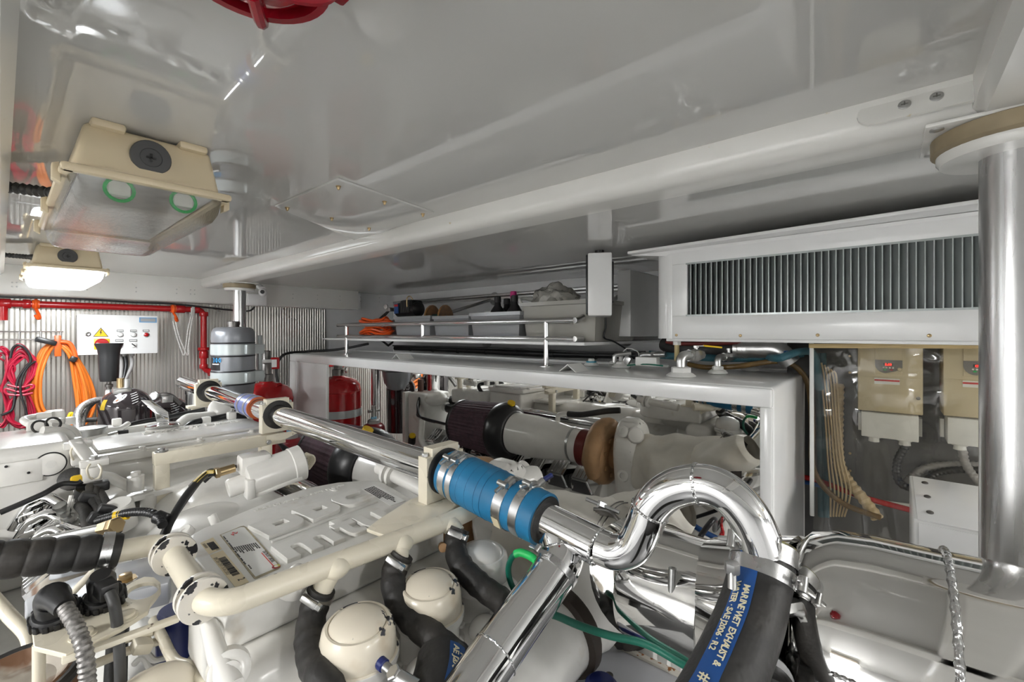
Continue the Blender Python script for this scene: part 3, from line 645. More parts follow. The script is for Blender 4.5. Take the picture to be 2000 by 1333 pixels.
# white switch box low on the right
wb = thing('equipment_box', 'white sloping-lid equipment box beside the steel pole', 'box')
X0, X1 = 1.42, 1.72; a = P(1775, 1005, X=X0); yb = P(1823, 1030, X=X0 + .0).y
lowz = -1.0; zt_b = P(1774, 928, X=X1).z; zf = P(1822, 1020, X=X0).z; ya = P(1776, 940, X=X1).y
MB().prism([V(X0, 0, lowz), V(X1, 0, lowz), V(X1, 0, zt_b), V(X0, 0, zf)], (0, -.45, 0), .004).build('body', PAINT, wb)
for o in wb.children: o.location.y += ya
WPOS['x'] = 0
MB().prism([V(X0 - .004, ya - .006, zf - .002), V(X1 - .02, ya - .006, zt_b - .0 + .0), V(X1 - .02, ya - .44, zt_b), V(X0 - .004, ya - .44, zf - .002)], (-.002, 0, .004), .001).build('lid', PAINT, wb)
MB().span((X0 - .003, ya - .44, zf - .06), (X0, ya - .008, zf - .008), .001).build('front_flap', PAINT, wb)
for k in (.15, .5, .85):
    q = V(X0, ya - .03, zf).lerp(V(X1 - .02, ya - .03, zt_b), k); MB().lathe(q + V(-.002, 0, .004), (-.25, 0, 1), [(.007, 0), (.007, .002), (.004, .004)], 10).build('screw', DARKST, wb)
MB().bar(V(X0 + .02, ya - .004, zf - .12), V(X0 + .02, ya - .004, lowz), .003, .003).build('corner_seam', STEELV, wb)
# ---- shelf above the tank
SHZ = -.042; RX = 1.62
tag(MB().span((RX - .005, .98, SHZ - .014), (2.43, 3.3, SHZ), .002).build('shelf_board', PAINT), 'white shelf board above the tank behind the steel rails', 'shelf')
gr = thing('guard_rail', 'polished steel two-bar guard rail round the shelf over the tank', 'rail')
ya, yb = P(1122, 640, X=RX).y, P(660, 640, X=RX).y
zt1, zb1 = .053, -.028
br = MB().tube([V(RX, ya, zt1), V(RX, yb, zt1)], .013, 16).build('top_bar', CHROME, gr)
MB().tube([V(RX, ya, zb1), V(RX, yb, zb1)], .013, 16).build('bottom_bar', CHROME, gr)
e1 = P(1228, 568, X=2.44); MB().tube([V(RX, ya, zt1), V(RX + .02, ya, zt1), e1], .013, 14).build('brace', STEELV, gr)
e2 = P(1222, 661, X=2.44); MB().tube([V(RX, ya, zb1), e2], .012, 14).build('brace', STEELV, gr)
e3 = P(965, 584, X=2.44); MB().tube([V(RX + .3, e3.y + .3, zt1 + .01), e3], .012, 14).build('brace', STEELV, gr)
MB().tube([V(RX, yb, zt1), V(2.42, yb + .05, zt1 + .06)], .012, 14).build('brace', STEELV, gr)
MB().tube([V(RX, yb, zb1), V(2.42, yb + .05, zb1)], .012, 14).build('brace', STEELV, gr)
for q in (e1, e2, e3, P(950, 668, X=2.44)): MB().lathe(q + V(.006, 0, 0), (-1, 0, 0), [(.05, 0), (.05, .004), (.044, .008), (.018, .014), (.014, .02)], 24).build('wall_flange', STEELV, gr)
MB().cyl(V(2.2, P(1208, 600, X=2.2).y, SHZ), V(2.2, P(1208, 600, X=2.2).y, .17), .011, 14).build('upright', STEELV, gr)
for px in (1067, 677):
    p = P(px, 700, X=RX); MB().cyl((RX, p.y, TZ), (RX, p.y, zt1), .0125, 16).build('post', CHROME, gr)
    MB().lathe((RX, p.y, TZ), (0, 0, 1), [(.032, 0), (.032, .004), (.014, .007)], 24).build('post_base', CHROME, gr)
p = P(826, 650, X=RX); MB().cyl((RX, p.y, zb1), (RX, p.y, zt1), .0125, 16).build('post', CHROME, gr)
tag(MB().span((2.41, 1.0, .272), (2.45, 3.55, .292), .003).span((2.41, 1.0, .25), (2.45, 3.55, .268), .003).build('wall_rubbing_strip', STEELV), 'long grey metal strip along the wall above the shelf', 'strip')
# things on the shelf
def tub(px0, px1, ptop, X, dx, lab, m=TUB, lidz=0):
    t = thing('storage_tub', lab, 'tub', 'plastic tubs on the shelf')
    a = P(px0, 650, X=X).y; b = P(px1, 650, X=X).y; zt = P((px0 + px1) / 2, ptop, X=X).z; cx, cy = X + dx / 2, (a + b) / 2; ly = abs(a - b)
    ins = MB(); vs_ = []
    o = [(X, min(a, b), .9), (X + dx, max(a, b), 1)]
    def sec(f, z): return [V(cx + sx * dx / 2 * f, cy + sy * ly / 2 * f, z) for sx, sy in ((-1, -1), (1, -1), (1, 1), (-1, 1))]
    ss = [sec(.90, SHZ + .002), sec(.985, zt - .02), sec(1.03, zt - .018), sec(1.03, zt), sec(1.0, zt), sec(.965, zt - .01), sec(.885, SHZ + .006)]
    mb = MB(); mb.v = [p for s in ss for p in s]
    mb.f = [(i * 4 + k, i * 4 + (k + 1) % 4, (i + 1) * 4 + (k + 1) % 4, (i + 1) * 4 + k) for i in range(6) for k in range(4)] + [(0, 3, 2, 1), (24, 25, 26, 27)]
    mb.build('tub', m, t); return t, cx, cy, ly, zt
t1, cx, cy, ly, zt = tub(770, 840, 618, 1.68, .26, 'milky plastic tub of white cartons, nearest the orange hose')
for k in range(3): MB().box((1.74, cy + (k - 1) * ly * .27, SHZ + .045), (.07, ly * .25, .075), .002).build('carton', PRINTW, t1)
t1, cx, cy, ly, zt = tub(846, 915, 617, 1.68, .26, 'milky plastic tub of white cartons in the middle of the shelf')
for k in range(3): MB().box((1.74, cy + (k - 1) * ly * .27, SHZ + .045), (.07, ly * .25, .075), .002).build('carton', PRINTW, t1)
t1, cx, cy, ly, zt = tub(918, 1015, 610, 1.68, .28, 'clear plastic tub holding black-topped bottles')
MB().box((1.72, cy - .03, SHZ + .06), (.03, .07, .09), .003).build('blue_packet', mat('pale_blue_packet', (.3, .5, .62), .4), t1)
MB().box((1.72, cy - .11, SHZ + .05), (.03, .05, .07), .003).build('yellow_packet', mat('pale_yellow_packet', (.7, .55, .25), .4), t1)
MB().box((1.85, cy + .14, zt + .008), (.10, .09, .012), .002).build('folded_cloth', PRINTW, t1)
for i, (px, X, h, cap) in enumerate(((972, 1.80, 582, 0), (990, 1.88, 586, 0), (1005, 1.80, 580, 0), (1003, 1.95, 572, 1))):
    t = thing('bottle', ('black bottle standing leftmost in the bottle tub', 'black bottle half hidden between its neighbours in the tub', 'black bottle rightmost in the front of the tub', 'bottle with bright pink cap in the tub')[i], 'bottle', 'bottles in the tub')
    p = P(px, h, X=X); H = p.z - SHZ; R = .045
    MB().lathe((p.x, p.y, SHZ + .008), (0, 0, 1), [(R * .95, 0), (R, .006), (R, H * .55), (R * .85, H * .66), (R * .42, H * .78), (R * .36, H * .9)], 20).build('body', DKGREY if cap else BLACK, t)
    MB().lathe((p.x, p.y, SHZ + .008 + H * .86), (0, 0, 1), [(R * .44, 0), (R * .42, H * .13), (R * .3, H * .14)], 16).build('cap', PINK if cap else BLACK, t)
t1, cx, cy, ly, zt = tub(1018, 1165, 588, 1.70, .42, 'large milky storage bin holding a crumpled clear bag', BIN)
random.seed(3)
bg = MB(); bm = bmesh.new(); bmesh.ops.create_icosphere(bm, subdivisions=4, radius=1)
from mathutils import noise
for v in bm.verts:
    q = v.co.copy(); k = 1 + .25 * noise.noise(q * 2.2) + .12 * noise.noise(q * 6)
    v.co = V(cx - .08, cy + .10, zt + .01) + V(q.x * .10 * k, q.y * .12 * k, q.z * .085 * k)
bg.bm(bm); tag(bg.build('plastic_bag', BAG), 'crumpled clear plastic bag heaped on the storage bin', 'bag')
hd = tag(MB().tube(curve([V(1.72, cy + ly * .52, zt - .01), V(1.74, cy + ly * .6, zt + .02), V(1.80, cy + ly * .62, zt + .03), V(1.85, cy + ly * .45, zt + .005)]), .009, 10).build('bin_handle', LABELW, t1))
# orange hose coil
co = thing('hose_coil', 'coil of bright orange hose lying at the far end of the shelf', 'hose')
c = P(735, 645, X=1.80); pts = []
for k in range(240):
    a = k / 240 * 2 * PI * 8; rr = .11 + .025 * math.sin(k * .37); pts.append(V(c.x + .6 * rr * math.cos(a), c.y + 1.35 * rr * math.sin(a), SHZ + .014 + .13 * (k / 240) + .012 * math.sin(k * .6)))
MB().tube(pts, .0085, 8).build('hose', HOSEO, co)
# air pump
ap = thing('air_pump', 'black electric air pump with blue label behind the orange hose', 'pump')
c = P(800, 605, X=1.98)
MB().lathe(V(c.x, c.y + .2, SHZ + .075), (0, -1, 0), [(.02, 0), (.06, .01), (.072, .04), (.072, .34), (.06, .37), (.02, .38)], 24).build('tank_body', GREYP, ap)
MB().lathe(V(c.x, c.y + .13, 0.170), (0, -1, 0), [(.02, 0), (.055, .01), (.06, .04), (.06, .2), (.055, .24), (.02, .26)], 24).build('motor', BLACK, ap)
MB().box(V(c.x, c.y - .02, 0.195), (.11, .15, .09), .02).build('cowl', BLACK, ap)
for k in range(7): MB().box(V(c.x - .062, c.y + .02 - k * .016, 0.185), (.006, .006, .08)).build('fin', DKGREY, ap)
lb = MB().box(V(c.x - .064, c.y + .075, 0.177), (.004, .05, .072)).build('label', PRINTB, ap); MB().box(V(c.x - .0665, c.y + .075, 0.201), (.002, .046, .016)).build('label_band', PRINTR, lb)
MB().box(V(c.x - .06, c.y + .16, 0.175), (.05, .05, .03), .006).build('valve_head', STEELV, ap)
MB().lathe(V(c.x - .085, c.y + .17, 0.195), (-1, -.2, 0), [(.018, 0), (.018, .012), (.012, .013)], 16).build('gauge', STEELV, ap)
MB().tube(curve([V(c.x - .08, c.y - .08, 0.185), V(c.x - .085, c.y - .085, 0.245), V(c.x - .07, c.y - .10, 0.260), V(c.x - .06, c.y - .12, 0.235)]), .004, 8).build('hook', BRASS, ap)
for i in range(2):
    MB().tube(curve([V(c.x - .06, c.y + .16, 0.175), V(c.x - .12, c.y + .26 + .05 * i, .05), V(c.x - .15, c.y + .32, -.02), V(c.x - .05 + .1 * i, c.y + .30, -.06), V(c.x - .05, c.y + .2, -.1)]), .008, 8).build('air_line', RUBBER, ap)
# wooden cable drum
sp = thing('cable_drum', 'small wooden cable drum standing on edge on the shelf', 'drum')
c = P(856, 606, X=1.93); c.z = 0; ax = V(.35, -.9, 0).normalized(); R = .112; cz = V(0, 0, SHZ + R + .004)
MB().lathe(c + cz - ax * .05, ax, [(R, 0), (R, .012)], 36).build('flange', WOOD, sp); MB().lathe(c + cz + ax * .05, ax, [(R, 0), (R, .012)], 36).build('flange', WOOD, sp)
MB().lathe(c + cz - ax * .04, ax, [(.05, 0), (.05, .09)], 24).build('core', GREENT, sp)
MB().lathe(c + cz + ax * .0615 + V(0, 0, .02), ax, [(.022, 0), (.022, .001)], 20).build('blue_mark', PRINTB, sp)
# cable bundle along the wall behind the tank
cb = thing('cable_bundle', 'black cable bundle running along the back of the tank top', 'cable')
MB().tube(curve([V(2.06, 3.0, TZ + .03), V(2.06, 2.4, TZ + .035), V(2.06, 1.6, TZ + .03), V(2.06, .95, TZ + .04)]), .018, 12).build('bundle', BLACK, cb)
for k in range(7): MB().band(V(2.06, 2.8 - k * .27, TZ + .033), (0, 1, 0), .018, .021, .008, 14).build('cable_tie', BLACK, cb)
MB().tube(curve([V(2.04, 3.0, TZ + .05), V(2.04, 1.8, TZ + .055), V(2.02, 1.2, TZ + .05), V(2.05, .9, TZ + .06)]), .006, 8).build('cable', DKGREY, cb)
cable('black_cable', 'black cable arching from behind the tank end over its far corner', 'cable', [P(560, 790, Y=3.42), P(540, 735, Y=3.45), P(552, 695, Y=3.46), P(600, 687, Y=3.44), P(660, 683, Y=3.3), P(720, 672, X=1.9)], .010, BLACK)
# loudspeaker hanging from the ceiling
ls = thing('loudspeaker', 'slim white loudspeaker hanging from a black ceiling bracket', 'speaker')
c = P(1171, 560, D=1.90); H = .13; rm = Matrix.Rotation(math.radians(-60), 3, 'Z')
MB().box(c, (.098, .20, H * 2), .006, rot=rm).build('case', PAINT, ls)
MB().box(c + rm @ V(-.052, 0, 0), (.010, .19, H * 1.9), .004, rot=rm).build('grille', BLACK, ls)
MB().box(c + rm @ V(.053, 0, .01), (.008, .16, H * 1.3), .003, rot=rm).build('back_plate', BLACK, ls)
MB().cyl(c + V(0, 0, H), V(c.x, c.y, CEIL), .02, 12).build('bracket', BLACK, ls)
cable('speaker_cable', 'black cable hanging below the loudspeaker to the shelf rail', 'cable', [P(1183, 618, D=2.0), P(1183, 640, D=2.0), P(1180, 660, D=2.0), P(1200, 668, D=2.05), P(1235, 690, D=2.1)], .004, BLACK)
# ================================================================== far wall and what stands before it
FY = 3.52
fp = thing('fire_main', 'glossy red fire main pipe along the ribbed far wall', 'pipe')
xv = P(398, 650, Y=FY).x; zm = .154
MB().tube(fillet([V(-.9, FY, zm), V(xv, FY, zm), V(xv, FY, -.265), V(xv + .25, FY - .08, -.265)], .045), .0185, 18).build('pipe', RED, fp)
def collar(px, py, ax, r, L, name='coupling', n=18): 
    p = P(px, py, Y=FY); return MB().lathe(p - Vector(ax) * L / 2, ax, [(r * .9, 0), (r, .004), (r, L - .004), (r * .9, L)], n).build(name, RED, fp)
collar(5, 593, (1, 0, 0), .026, .06); collar(52, 594, (1, 0, 0), .025, .03); collar(352, 604, (1, 0, 0), .026, .05)
for py, r, L in ((614, .026, .03), (682, .034, .022), (693, .027, .05), (716, .025, .03)): collar(398, py, (0, 0, 1), r, L, n=8 if r > .03 else 18)
collar(384, 605, (1, 0, 0), .0255, .03); collar(412, 728, (1, 0, 0), .0255, .03)
MB().tube(fillet([V(P(5, 593, Y=FY).x, FY, zm), V(P(5, 593, Y=FY).x, FY, zm - .09)], .02), .02, 14).build('drop_leg', RED, fp)
def hook(px, py, lab):
    t = thing('cable_hook', lab, 'hook', 'orange strap hooks on the fire main'); p = P(px, py, Y=FY)
    pts = [V(p.x - .004, FY + .0, zm + .026)]
    for k in range(7): a = PI / 2 - PI * k / 6; pts.append(V(p.x, FY - .024 * math.cos(a), zm + .024 * math.sin(a)))
    pts += [V(p.x + .006, FY - .028, zm - .045), V(p.x + .012, FY - .05, zm - .075), V(p.x + .004, FY - .068, zm - .078), V(p.x - .004, FY - .075, zm - .060)]
    q = curve(pts, 4); MB().tube(q, .0075, 8).build('strap', ORANGE, t)
    MB().band(V(p.x, FY, zm), (1, 0, 0), .0185, .024, .028, 20).build('saddle', ORANGE, t); return t
hook(70, 600, 'orange strap hook at the left end of the red pipe'); hook(338, 598, 'orange strap hook on the red pipe holding the white rope')
rp_ = thing('white_rope', 'white braided rope looped over the red pipe bend', 'rope')
for o in (0, 5): MB().tube(curve([P(338 + o, 628, Y=FY - .05), P(346 + o, 660, Y=FY - .05), P(359 + o * 1.5, 694, Y=FY - .045), P(363 + o, 676, Y=FY - .045), P(368 + o, 640, Y=FY - .04), P(375 + o * .6, 612, Y=FY - .03), P(376 + o * .6, 597, Y=FY - .025)]), .0045, 8).build('strand', mat('white_rope_fibre', (.62, .60, .57), .8, var=.3, vs_=200), rp_)
MB().band(P(375, 607, Y=FY), (1, 0, 0), .019, .0235, .022, 18).build('lashing', PRINTW, rp_)
# wire rack
wr = thing('wire_rack', 'thin grey wire rack on the ribbed wall above the hung cables', 'rack')
WY = 3.555
for py in (648, 663.5): MB().tube([V(-.4, WY, P(60, py, Y=WY).z), V(P(124, py, Y=WY).x, WY, P(60, py, Y=WY).z)], .0035, 8).build('wire', STEELV, wr)
for px in (38, 80, 119): MB().tube([P(px, 648, Y=WY), P(px, 664, Y=WY)], .0035, 8).build('cross_wire', STEELV, wr)
# cable coils
def coil(name, lab, loops, r, m, Y=3.50, ties=()):
    t = thing(name, lab, 'cable', 'cables hung on the far wall'); pts = []
    rnd = random.Random(len(lab))
    for i, lp in enumerate(loops):
        for (px, py) in lp: pts.append(P(px + rnd.uniform(-1.2, 1.2), py + rnd.uniform(-1, 1), Y=Y - .016 * rnd.random() - .007 * (i % 5)))
    MB().tube(curve(pts, 6), r, 8).build('cable', m, t); return t
lo = []
for k in range(10):
    f = k / 9
    lo.append([(104 + 3 * f, 668 + 7 * f), (84 - 4 * (1 - f) + 10 * f, 688 + 6 * f), (66 + 14 * f, 735), (63 + 16 * f, 785), (78 + 14 * f, 822 - 12 * f), (112, 834 - 20 * f + 6 * (k % 3)), (150 + 12 * (1 - f), 832 - 12 * f), (184 - 34 * f, 790), (176 - 32 * f, 745), (150 - 14 * f, 698), (126 - 5 * f, 672 + 6 * f)])
oc = coil('orange_cable', 'thick coil of orange cable hanging on the far wall', lo, .0070, ORANGEC)
p = P(113, 676, Y=3.455); MB().box(p, (.026, .012, .115), .003).build('hanger_strap', ORANGE, oc); MB().box(P(90, 667, Y=3.44), (.085, .026, .028), .008, rot=Matrix.Rotation(.35, 3, 'Y')).build('plug', BLACK, oc)
MB().box(P(143, 702, Y=3.445), (.03, .02, .032), .006, rot=Matrix.Rotation(.5, 3, 'Y')).build('binding_tape', BLACK, oc)
MB().tube(curve([P(118, 668, Y=3.45), P(136, 671, Y=3.45), P(146, 690, Y=3.45), P(146, 705, Y=3.45)]), .0105, 10).build('outer_end', HOSEO, oc)
def redloops(cx, n, seed):
    rr = random.Random(seed); out = []
    for k in range(n):
        w_ = rr.uniform(16, 30); top = rr.uniform(672, 700); s = rr.uniform(-8, 8)
        out.append([(cx + s, top), (cx - w_, top + 28), (cx - w_ * .7, 745), (cx - 4, 762), (cx - w_ * .8, 790), (cx - w_ * .9 + s, 818), (cx + s, rr.uniform(828, 836)), (cx + w_ * .95, 815), (cx + w_ * .6, 775), (cx + 4, 760), (cx + w_ * .8, 735), (cx + w_, top + 25)])
    return out
rc = coil('red_cable', 'tangled bundle of red cable hanging beside the orange coil', redloops(41, 15, 2), .0046, REDC)
MB().tube(curve([P(x_, y_, Y=3.445) for x_, y_ in ((14, 752), (40, 757), (62, 752), (64, 758), (40, 766), (12, 760), (14, 770), (42, 772), (64, 768))]), .006, 8).build('wrapped_turns', REDC, rc)
MB().tube(curve([P(x_, y_, Y=3.445) for x_, y_ in ((20, 700), (26, 680), (40, 675), (56, 690), (60, 706), (52, 716), (36, 740), (30, 770), (24, 800), (2, 812))]), .006, 8).build('black_core', BLACK, rc)
MB().tube(curve([P(x_, y_, Y=3.44) for x_, y_ in ((70, 706), (56, 716), (44, 736), (40, 765), (50, 800), (54, 818))]), .005, 8).build('black_core', BLACK, rc)
coil('red_cable', 'red cable bundle cut off by the left edge of the picture', redloops(-2, 8, 5), .0046, REDC)
yh = cable('yellow_cable', 'short yellow cable end below the orange coil', 'cable', [P(126, 826, Y=3.2), P(133, 818, Y=3.2), P(138, 808, Y=3.2), P(142, 812, Y=3.2), P(140, 825, Y=3.2)], .008, YELLOW)
# electric switch cabinet
EY = 3.47
a = P(150.5, 614, Y=EY); b = P(308, 690, Y=EY); ex0, ex1, ez1, ez0 = a.x, b.x, a.z, b.z
ec = thing('switch_cabinet', 'white electric cabinet with yellow warning triangle and red switch', 'cabinet')
MB().span((ex0 + .004, EY + .006, ez0 + .004), (ex1 - .004, 3.585, ez1 - .004), .003).build('case', PAINT, ec)
MB().span((ex0, EY, ez0), (ex1, EY + .008, ez1), .002).build('door', PAINT, ec)
def EP(px, py): return P(px, py, Y=EY)
t_ = [EP(181.5, 658), EP(212, 658), EP(197, 640)]
w_ = MB().prism([p + V(0, -.0006, 0) for p in t_], (0, -.0008, 0)).build('warning_triangle', PRINTK, ec); ct_ = sum(t_, Vector()) / 3
MB().prism([ct_ + (p - ct_) * .86 + V(0, -.0016, 0) for p in t_], (0, -.0008, 0)).build('yellow_field', YELLOW, w_)
bolt = [(197.5, 644), (194.5, 650.5), (196.5, 650.5), (195, 656), (199, 649), (197, 649), (199, 644.5)]
MB().prism([EP(*q) + V(0, -.0026, 0) for q in bolt], (0, -.0006, 0)).build('lightning_mark', PRINTK, w_)
sw = MB().prism([EP(*q) + V(0, -.001, 0) for q in ((183, 662), (214, 662), (214, 683), (183.5, 683))], (0, -.004, 0), .001).build('main_switch', YELLOW, ec)
MB().lathe(EP(198.5, 672) + V(0, -.005, 0), (0, -1, 0), [(.031, 0), (.031, .008), (.027, .012)], 28).build('rotary_disc', RED, sw); MB().box(EP(198.5, 672) + V(0, -.022, 0), (.055, .014, .016), .004).build('rotary_grip', RED, sw)
MB().lathe(EP(171.5, 653) + V(0, -.001, 0), (0, -1, 0), [(.013, 0), (.013, .003), (.009, .005), (.006, .003)], 20).build('lock', STEELV, ec)
for px, m in ((234.5, LABELW), (260.5, LABELW), (285, RED)):
    f = MB().box(EP(px, 646.5) + V(0, -.002, 0), (.030, .004, .012), .001).build('legend_plate', DKGREY, ec); MB().box(EP(px, 646.5) + V(0, -.0045, 0), (.026, .001, .006)).build('legend_insert', LABELW, f)
    g = MB().lathe(EP(px, 654) + V(0, -.001, 0), (0, -1, 0), [(.0145, 0), (.0145, .005), (.012, .006)], 20).build('indicator', STEELV, ec); MB().lathe(EP(px, 654) + V(0, -.006, 0), (0, -1, 0), [(.0115, 0), (.011, .006), (.006, .009), (.001, .010)], 18).build('lens', m, g)
for px in (233, 260):
    f = MB().box(EP(px, 665.5) + V(0, -.002, 0), (.036, .004, .013), .001).build('legend_plate', DKGREY, ec); MB().box(EP(px, 665.5) + V(0, -.0045, 0), (.032, .001, .006)).build('legend_insert', LABELW, f)
    g = MB().lathe(EP(px, 674) + V(0, -.001, 0), (0, -1, 0), [(.0155, 0), (.0155, .006), (.012, .008)], 20).build('selector_switch', LABELW, ec); MB().box(EP(px, 674) + V(0, -.014, 0), (.024, .012, .006), .002, rot=Matrix.Rotation(.75, 3, 'Y')).build('selector_lever', BLACK, g)
np_ = MB().box(EP(289, 625.5) + V(0, -.0012, 0), (.084, .002, .031)).build('name_plate', mat('plate_blue', (.15, .35, .6), .4), ec); MB().box(EP(289, 625.5) + V(0, -.0026, 0), (.072, .001, .020)).build('plate_face', mat('plate_grey', (.35, .36, .37), .5), np_)
for px in (236, 246, 262): MB().cyl(V(EP(px, 690).x, 3.53, ez0 - .016), V(EP(px, 690).x, 3.53, ez0 + .004), .012, 12).build('cable_gland', GREYW, ec)
for px, dx, m in ((238, -6, GREYW), (247, -14, BLACK), (258, -32, GREYW)):
    cable('cabinet_cable', {238: 'left grey', 247: 'middle black', 258: 'right grey'}[px] + ' cable dropping from the electric cabinet', 'cable', [V(EP(px, 690).x, 3.53, ez0 - .01), P(px - 1, 715, Y=3.52), P(px + dx * .6, 755, Y=3.48), P(px + dx, 800, Y=3.42)], .010, m, 'cables below the electric cabinet')
cable('black_cable', 'thin black cable along the foot of the far white beam', 'cable', [V(-.5, 3.462, .19), P(0, 580, Y=3.462), P(150, 584, Y=3.462), P(260, 591, Y=3.462), P(340, 594, Y=3.462), P(440, 605, Y=3.462), P(484, 608, Y=3.462), P(497, 600, Y=3.462)], .006, BLACK)
# camera dome and junction box by the beam end
jx = thing('junction_box', 'small white junction box under the far beam', 'box')
q = P(500, 586, Y=3.44); MB().box(q, (.13, .05, .085), .005).build('case', PAINT, jx); MB().box(q + V(0, -.027, 0), (.12, .006, .075), .002).build('lid', PAINT, jx)
cc = thing('dome_camera', 'small white ball camera mounted on the far junction box', 'camera')
q = P(513, 571, Y=3.40); MB().ell(q, (.028, .028, .030)).build('ball', PAINT, cc); MB().lathe(q + V(-.01, -.022, 0), (-.35, -1, -.1), [(.014, 0), (.014, .006), (.010, .008), (.003, .007)], 18).build('lens', BLACK, cc); MB().cyl(q + V(0, .0, .02), V(q.x, 3.465, q.z + .045), .02, 14).build('mount', PAINT, cc)
# grey banded cylinder on the pole
gc = thing('separator_cylinder', 'grey banded cylinder with black label clamped to the far pole', 'cylinder')
c = P(456, 650, Y=2.83); dpt = 2.50
def gz(py): return -(py - HOR) / FPX * dpt
c = V(c.x, c.y, 0); R = .106
MB().lathe(c, (0, 0, 1), [(.02, gz(800)), (.064, gz(795)), (.095, gz(778)), (R, gz(752)), (R, gz(692)), (R, gz(668)), (R * 1.02, gz(664)), (R, gz(650)), (R * .92, gz(643)), (R * .78, gz(640)), (.035, gz(639))], 44).build('body', GREYP, gc)
MB().lathe(c, (0, 0, 1), [(.030, gz(640)), (.030, gz(635)), (.033, gz(635)), (.033, gz(629)), (.028, gz(628))], 24).build('filler_cap', DARKST, gc)
for p0, p1 in ((673, 692), (726, 747)):
    bd = MB().lathe(c, (0, 0, 1), [(R, gz(p1)), (R * 1.035, gz(p1)), (R * 1.035, gz(p0)), (R, gz(p0))], 44, cap=False).build('clamp_band', BANDP, gc)
    d_ = P(470, 700, Y=2.83) - V(c.x, c.y, 0); dd = V(.25, -.97, 0).normalized() ; dd = V(-.62, -.78, 0)
    tq = V(.30, -.95, 0).normalized(); MB().box(c + tq * (R * 1.06) + V(0, 0, (gz(p0) + gz(p1)) / 2), (.022, .03, .052), .003, rot=Matrix.Rotation(math.atan2(tq.y, tq.x) + PI / 2, 3, 'Z')).build('band_lug', BANDP, bd)
    MB().box(c + V(.098, -.02, (gz(p0) + gz(p1)) / 2), (.09, .08, gz(p0) - gz(p1)), .004).build('band_arm', BANDP, bd)
for p in (670, 695, 724, 749): MB().ring(c + V(0, 0, gz(p)), (0, 0, 1), R * 1.002, .004, 40, 6).build('rubber_seal', BLACK, gc)
MB().box(c + V(.145, .02, gz(700)), (.02, .03, .26), .003).build('back_bracket', BANDP, gc)
def patch(c, R, a0, a1, z0, z1, name, m, par, off=1.004, n=10): return MB().grid(lambda u, v: c + V(math.cos(a0 + (a1 - a0) * u) * R * off, math.sin(a0 + (a1 - a0) * u) * R * off, z0 + (z1 - z0) * v), n, 1).build(name, m, par)
va = math.atan2(-c.y, -c.x)            # towards the viewer
lb = patch(c, R, va - 1.5, va - .62, gz(721), gz(697), 'label', BLACK, gc)
tb = MB(); R2 = R * 1.008
for i, ch in enumerate('300'):
    aa = va - 1.08 + i * .185; nn = V(math.cos(aa), math.sin(aa), 0); tb.text(ch, c + nn * R2 + V(0, 0, gz(706)), (-nn.y, nn.x, 0), (0, 0, 1), .034, .0004, .0006)
tb.build('label_number', mat('cyan_print', (.05, .35, .75), .5), lb)
patch(c, R, va - 1.15, va - .68, gz(710.5), gz(708.5), 'label_line', PRINTW, lb, 1.008)
# fire cylinders
def bottle(name, lab, c, R, ztop, m, zb=FLOOR + .05):
    t = thing(name, lab, 'extinguisher'); MB().lathe(V(c.x, c.y, 0), (0, 0, 1), [(R * .8, zb), (R, zb + .03), (R, ztop - R * .72), (R * 1.012, ztop - R * .71), (R * 1.012, ztop - R * .66), (R, ztop - R * .65), (R * .95, ztop - R * .38), (R * .78, ztop - R * .18), (R * .45, ztop - R * .05), (R * .25, ztop), (R * .22, ztop + .01)], 44).build('cylinder', m, t); return t
c = V(1.157, 3.16, 0); big = bottle('fire_cylinder', 'large red fire suppression cylinder beside the tank end', c, .165, -.33, RED)
MB().lathe(V(c.x, c.y, 0), (0, 0, 1), [(.042, -.325), (.042, -.28), (.033, -.275), (.033, -.20), (.027, -.19), (.027, -.125), (.02, -.12)], 20).build('valve', DARKST, big)
MB().lathe(c + V(-.035, -.04, -.285), (-.6, -.8, 0), [(.014, 0), (.020, .004), (.020, .016), (.012, .018)], 18).build('gauge', STEELV, big)
MB().box(c + V(-.01, -.03, -.19), (.065, .02, .022), .003).build('valve_tag', LABELW, big)
MB().tube(curve([c + V(.02, -.10, -.40), c + V(.025, -.105, -.35), c + V(.06, -.09, -.345), c + V(.075, -.085, -.40)]), .008, 8).build('lug', RED, big)
MB().band(c + V(0, 0, -.60), (0, 0, 1), .165, .170, .055, 44).build('band', BANDP, big)
lb = patch(c, .165, -.2, .9, -.90, -.74, 'label', PRINTB, big); 
patch(c, .165, .0, .7, -.84, -.80, 'label_stripe', PRINTR, lb, 1.008)
c = V(1.13, 2.72, 0); sm = bottle('gas_bottle', 'small dark red gas bottle in front of the tank', c, .078, -.625, mat('dark_red_paint', (.20, .012, .016), .3, var=.08))
MB().lathe(V(c.x, c.y, -.635), (0, 0, 1), [(.042, 0), (.040, .025), (.028, .035)], 20).build('neck_ring', GREYW, sm); MB().cyl(V(c.x, c.y, -.60), V(c.x, c.y, -.585), .02, 14).build('seal', mat('pale_blue', (.25, .5, .7), .5), sm); MB().cyl(V(c.x, c.y, -.585), V(c.x, c.y, -.51), .016, 12).cyl(V(c.x - .04, c.y, -.545), V(c.x + .04, c.y, -.545), .010, 10).build('valve', STEELV, sm)
rb_ = thing('release_box', 'small red release box with white label behind the fire cylinder', 'box')
